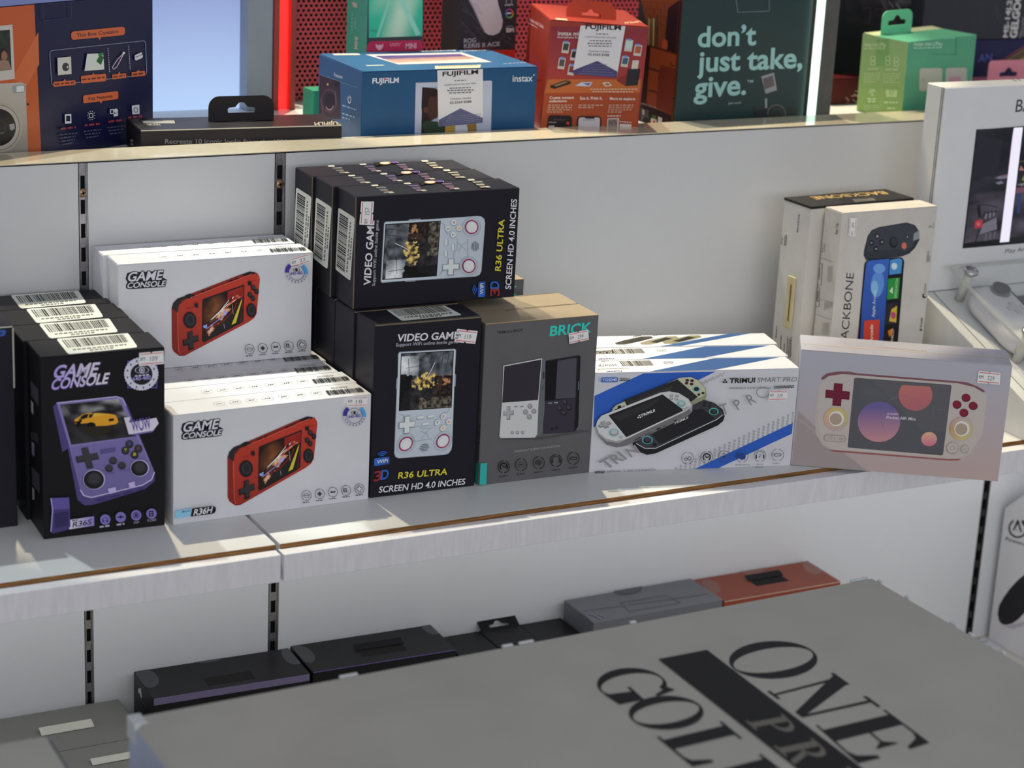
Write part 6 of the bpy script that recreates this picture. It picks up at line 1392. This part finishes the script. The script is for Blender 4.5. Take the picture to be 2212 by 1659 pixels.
for p in ([(.12, 0), (.40, 0), (.40, 1), (.12, 1)], [(0, 0), (.95, 0), (.95, .035), (0, .035)], [(0, .965), (.55, .965), (.55, 1), (0, 1)], [(.95, 0), (.97, .32), (.90, .32), (.80, .08), (.66, .03)]): a.poly(m(p), K_)
m = sub((655, 1240), (860, 1400), (1180, 1320), (970, 1160))
for p in ([(.12, 0), (.40, 0), (.40, 1), (.12, 1)], [(0, .965), (.6, .965), (.6, 1), (0, 1)], [(.5, 1), (.8, .85), (.98, .5), (.7, .6), (.5, .92)]): a.poly(m(p), K_)
a.begin('title_band', 'black band'); a.poly([(487, 712), (715, 668), (1700, 1420), (1560, 1560)], '#242227')
a.begin('band_lettering', 'grey serif letter on the band'); K_ = '#8f8c84'
m = sub((900, 1008), (975, 1075), (1150, 1045), (1075, 975))
for p in ([(.10, 0), (.42, 0), (.42, 1), (.10, 1)], [(-.05, 0), (.60, 0), (.60, .06), (-.05, .06)], [(-.05, .94), (.5, .94), (.5, 1), (-.05, 1)]): a.poly(m(p), K_)
q_ = m
a.layer += 1
def bowl(m, x0, v0, v1, rx, th):
    for i in range(14):
        t0, t1 = -PI/2+PI*i/14, -PI/2+PI*(i+1)/14; c, h = (v0+v1)/2, (v1-v0)/2
        a.face(m([(x0+rx*math.cos(t0), c+h*math.sin(t0)), (x0+rx*math.cos(t1), c+h*math.sin(t1)), (x0+(rx-th)*math.cos(t1), c+(h-.06)*math.sin(t1)), (x0+(rx-th)*math.cos(t0), c+(h-.06)*math.sin(t0))]), K_)
bowl(m, .42, .48, 1.0, .62, .26)
a.begin('band_lettering', 'grey serif letter on the band')
m = sub((1032, 1128), (1120, 1205), (1305, 1165), (1215, 1090))
for p in ([(.10, 0), (.42, 0), (.42, 1), (.10, 1)], [(-.05, 0), (.60, 0), (.60, .06), (-.05, .06)], [(-.05, .94), (.5, .94), (.5, 1), (-.05, 1)], [(.5, .48), (.75, .48), (1.1, .0), (.85, 0)]): a.poly(m(p), K_)
bowl(m, .42, .48, 1.0, .58, .26)
a.begin('band_lettering', 'grey serif letter on the band')
m = sub((1190, 1262), (1285, 1345), (1480, 1300), (1380, 1222))
for p in ([(.12, 0), (.42, 0), (.42, 1), (.12, 1)], [(0, 0), (.98, 0), (.98, .06), (0, .06)], [(0, .94), (.97, .94), (.97, 1), (0, 1)]): a.poly(m(p), K_)
a.flush()

# white gamepad box at the right, its face turned to the left
pb = thing('gamepad_box', 'white gamepad box low at the right edge, black controller on its face', 'box', (1.815, 1.9790, ZL))
pb.matrix_world = Matrix.Translation((1.815, 1.9790, ZL)) @ Matrix.Rotation(-PI/2+.02, 4, 'Z')
bm = bmesh.new()
W_, D_ = .150, .075
add_prism(bm, [(0, 0), (W_, 0), (W_, .190), (W_*.5, .262), (0, .190)], 0, D_, 0, 'y'); bmesh.ops.bevel(bm, geom=bm.edges[:], offset=.0007, segments=1, affect='EDGES')
bm_obj('carton_body', bm, card('white_gamepad_carton', '#c3c1c4', .4, .3, var=.02), pb)
bpy.context.view_layer.update()
zO = Zm(2032, 1040, .27735)
a = Art(pb, 'front', zO)
a.begin('maker_logo', 'black ring logo and lettering')
a.ring(602, 365, 74, 76, 14, '#1b1b1e', .2, 4.2); a.ring(602, 365, 74, 76, 14, '#1b1b1e', 5.2, 6.2); a.poly([(560, 385), (596, 300), (608, 300), (634, 398), (620, 392), (602, 330), (576, 378)], '#1b1b1e'); a.poly([(628, 318), (640, 312), (690, 370), (680, 390)], '#1b1b1e'); a.poly([(596, 372), (606, 384), (590, 384)], '#a84a3a')
a.text('PowerA', (505, 456), (672, 508), (512, 430), '#1b1b1e', .02)
a.begin('controller_picture', 'printed black gamepad')
pts = [(720, 690), (648, 730), (600, 770), (540, 835), (490, 905), (456, 965), (445, 1030), (455, 1085), (480, 1112), (515, 1118), (560, 1105), (610, 1070), (650, 1025), (720, 1000), (900, 1010), (900, 700)]
a.poly(pts, '#1f1e24'); a.poly([(645, 740), (720, 705), (880, 720), (880, 800), (700, 800)], '#2b2a33'); a.poly([(460, 1122), (515, 1130), (600, 1105), (700, 1080), (760, 1090), (560, 1150)], '#a9a3ae')
a.flush()
pc = thing('price_card', 'small white printed card on the deck beside the gamepad box', 'card', (1.793, 1.949, -.4149))
bm = bmesh.new(); t = bmesh.new(); add_box(t, (0, 0, 0), (.0205, .0335, .0009)); merge(bm, t, 0, Matrix.Rotation(.0, 4, 'Z')); bm_obj('card_sheet', bm, card('white_card', '#bdbcc6', .5), pc)
bpy.context.view_layer.update()
a = Art(pc, 'top', zO, .0009, k=1.1); a.begin('card_print', 'small dark lettering'); a.text('pad', (262, 1240), (306, 1230), (262, 1226), '#2a2a30', .05); a.greek((280, 1262), (366, 1250), 7, '#44444c', 3); a.greek((300, 1290), (392, 1295), 4, '#66666e', 4); a.flush()
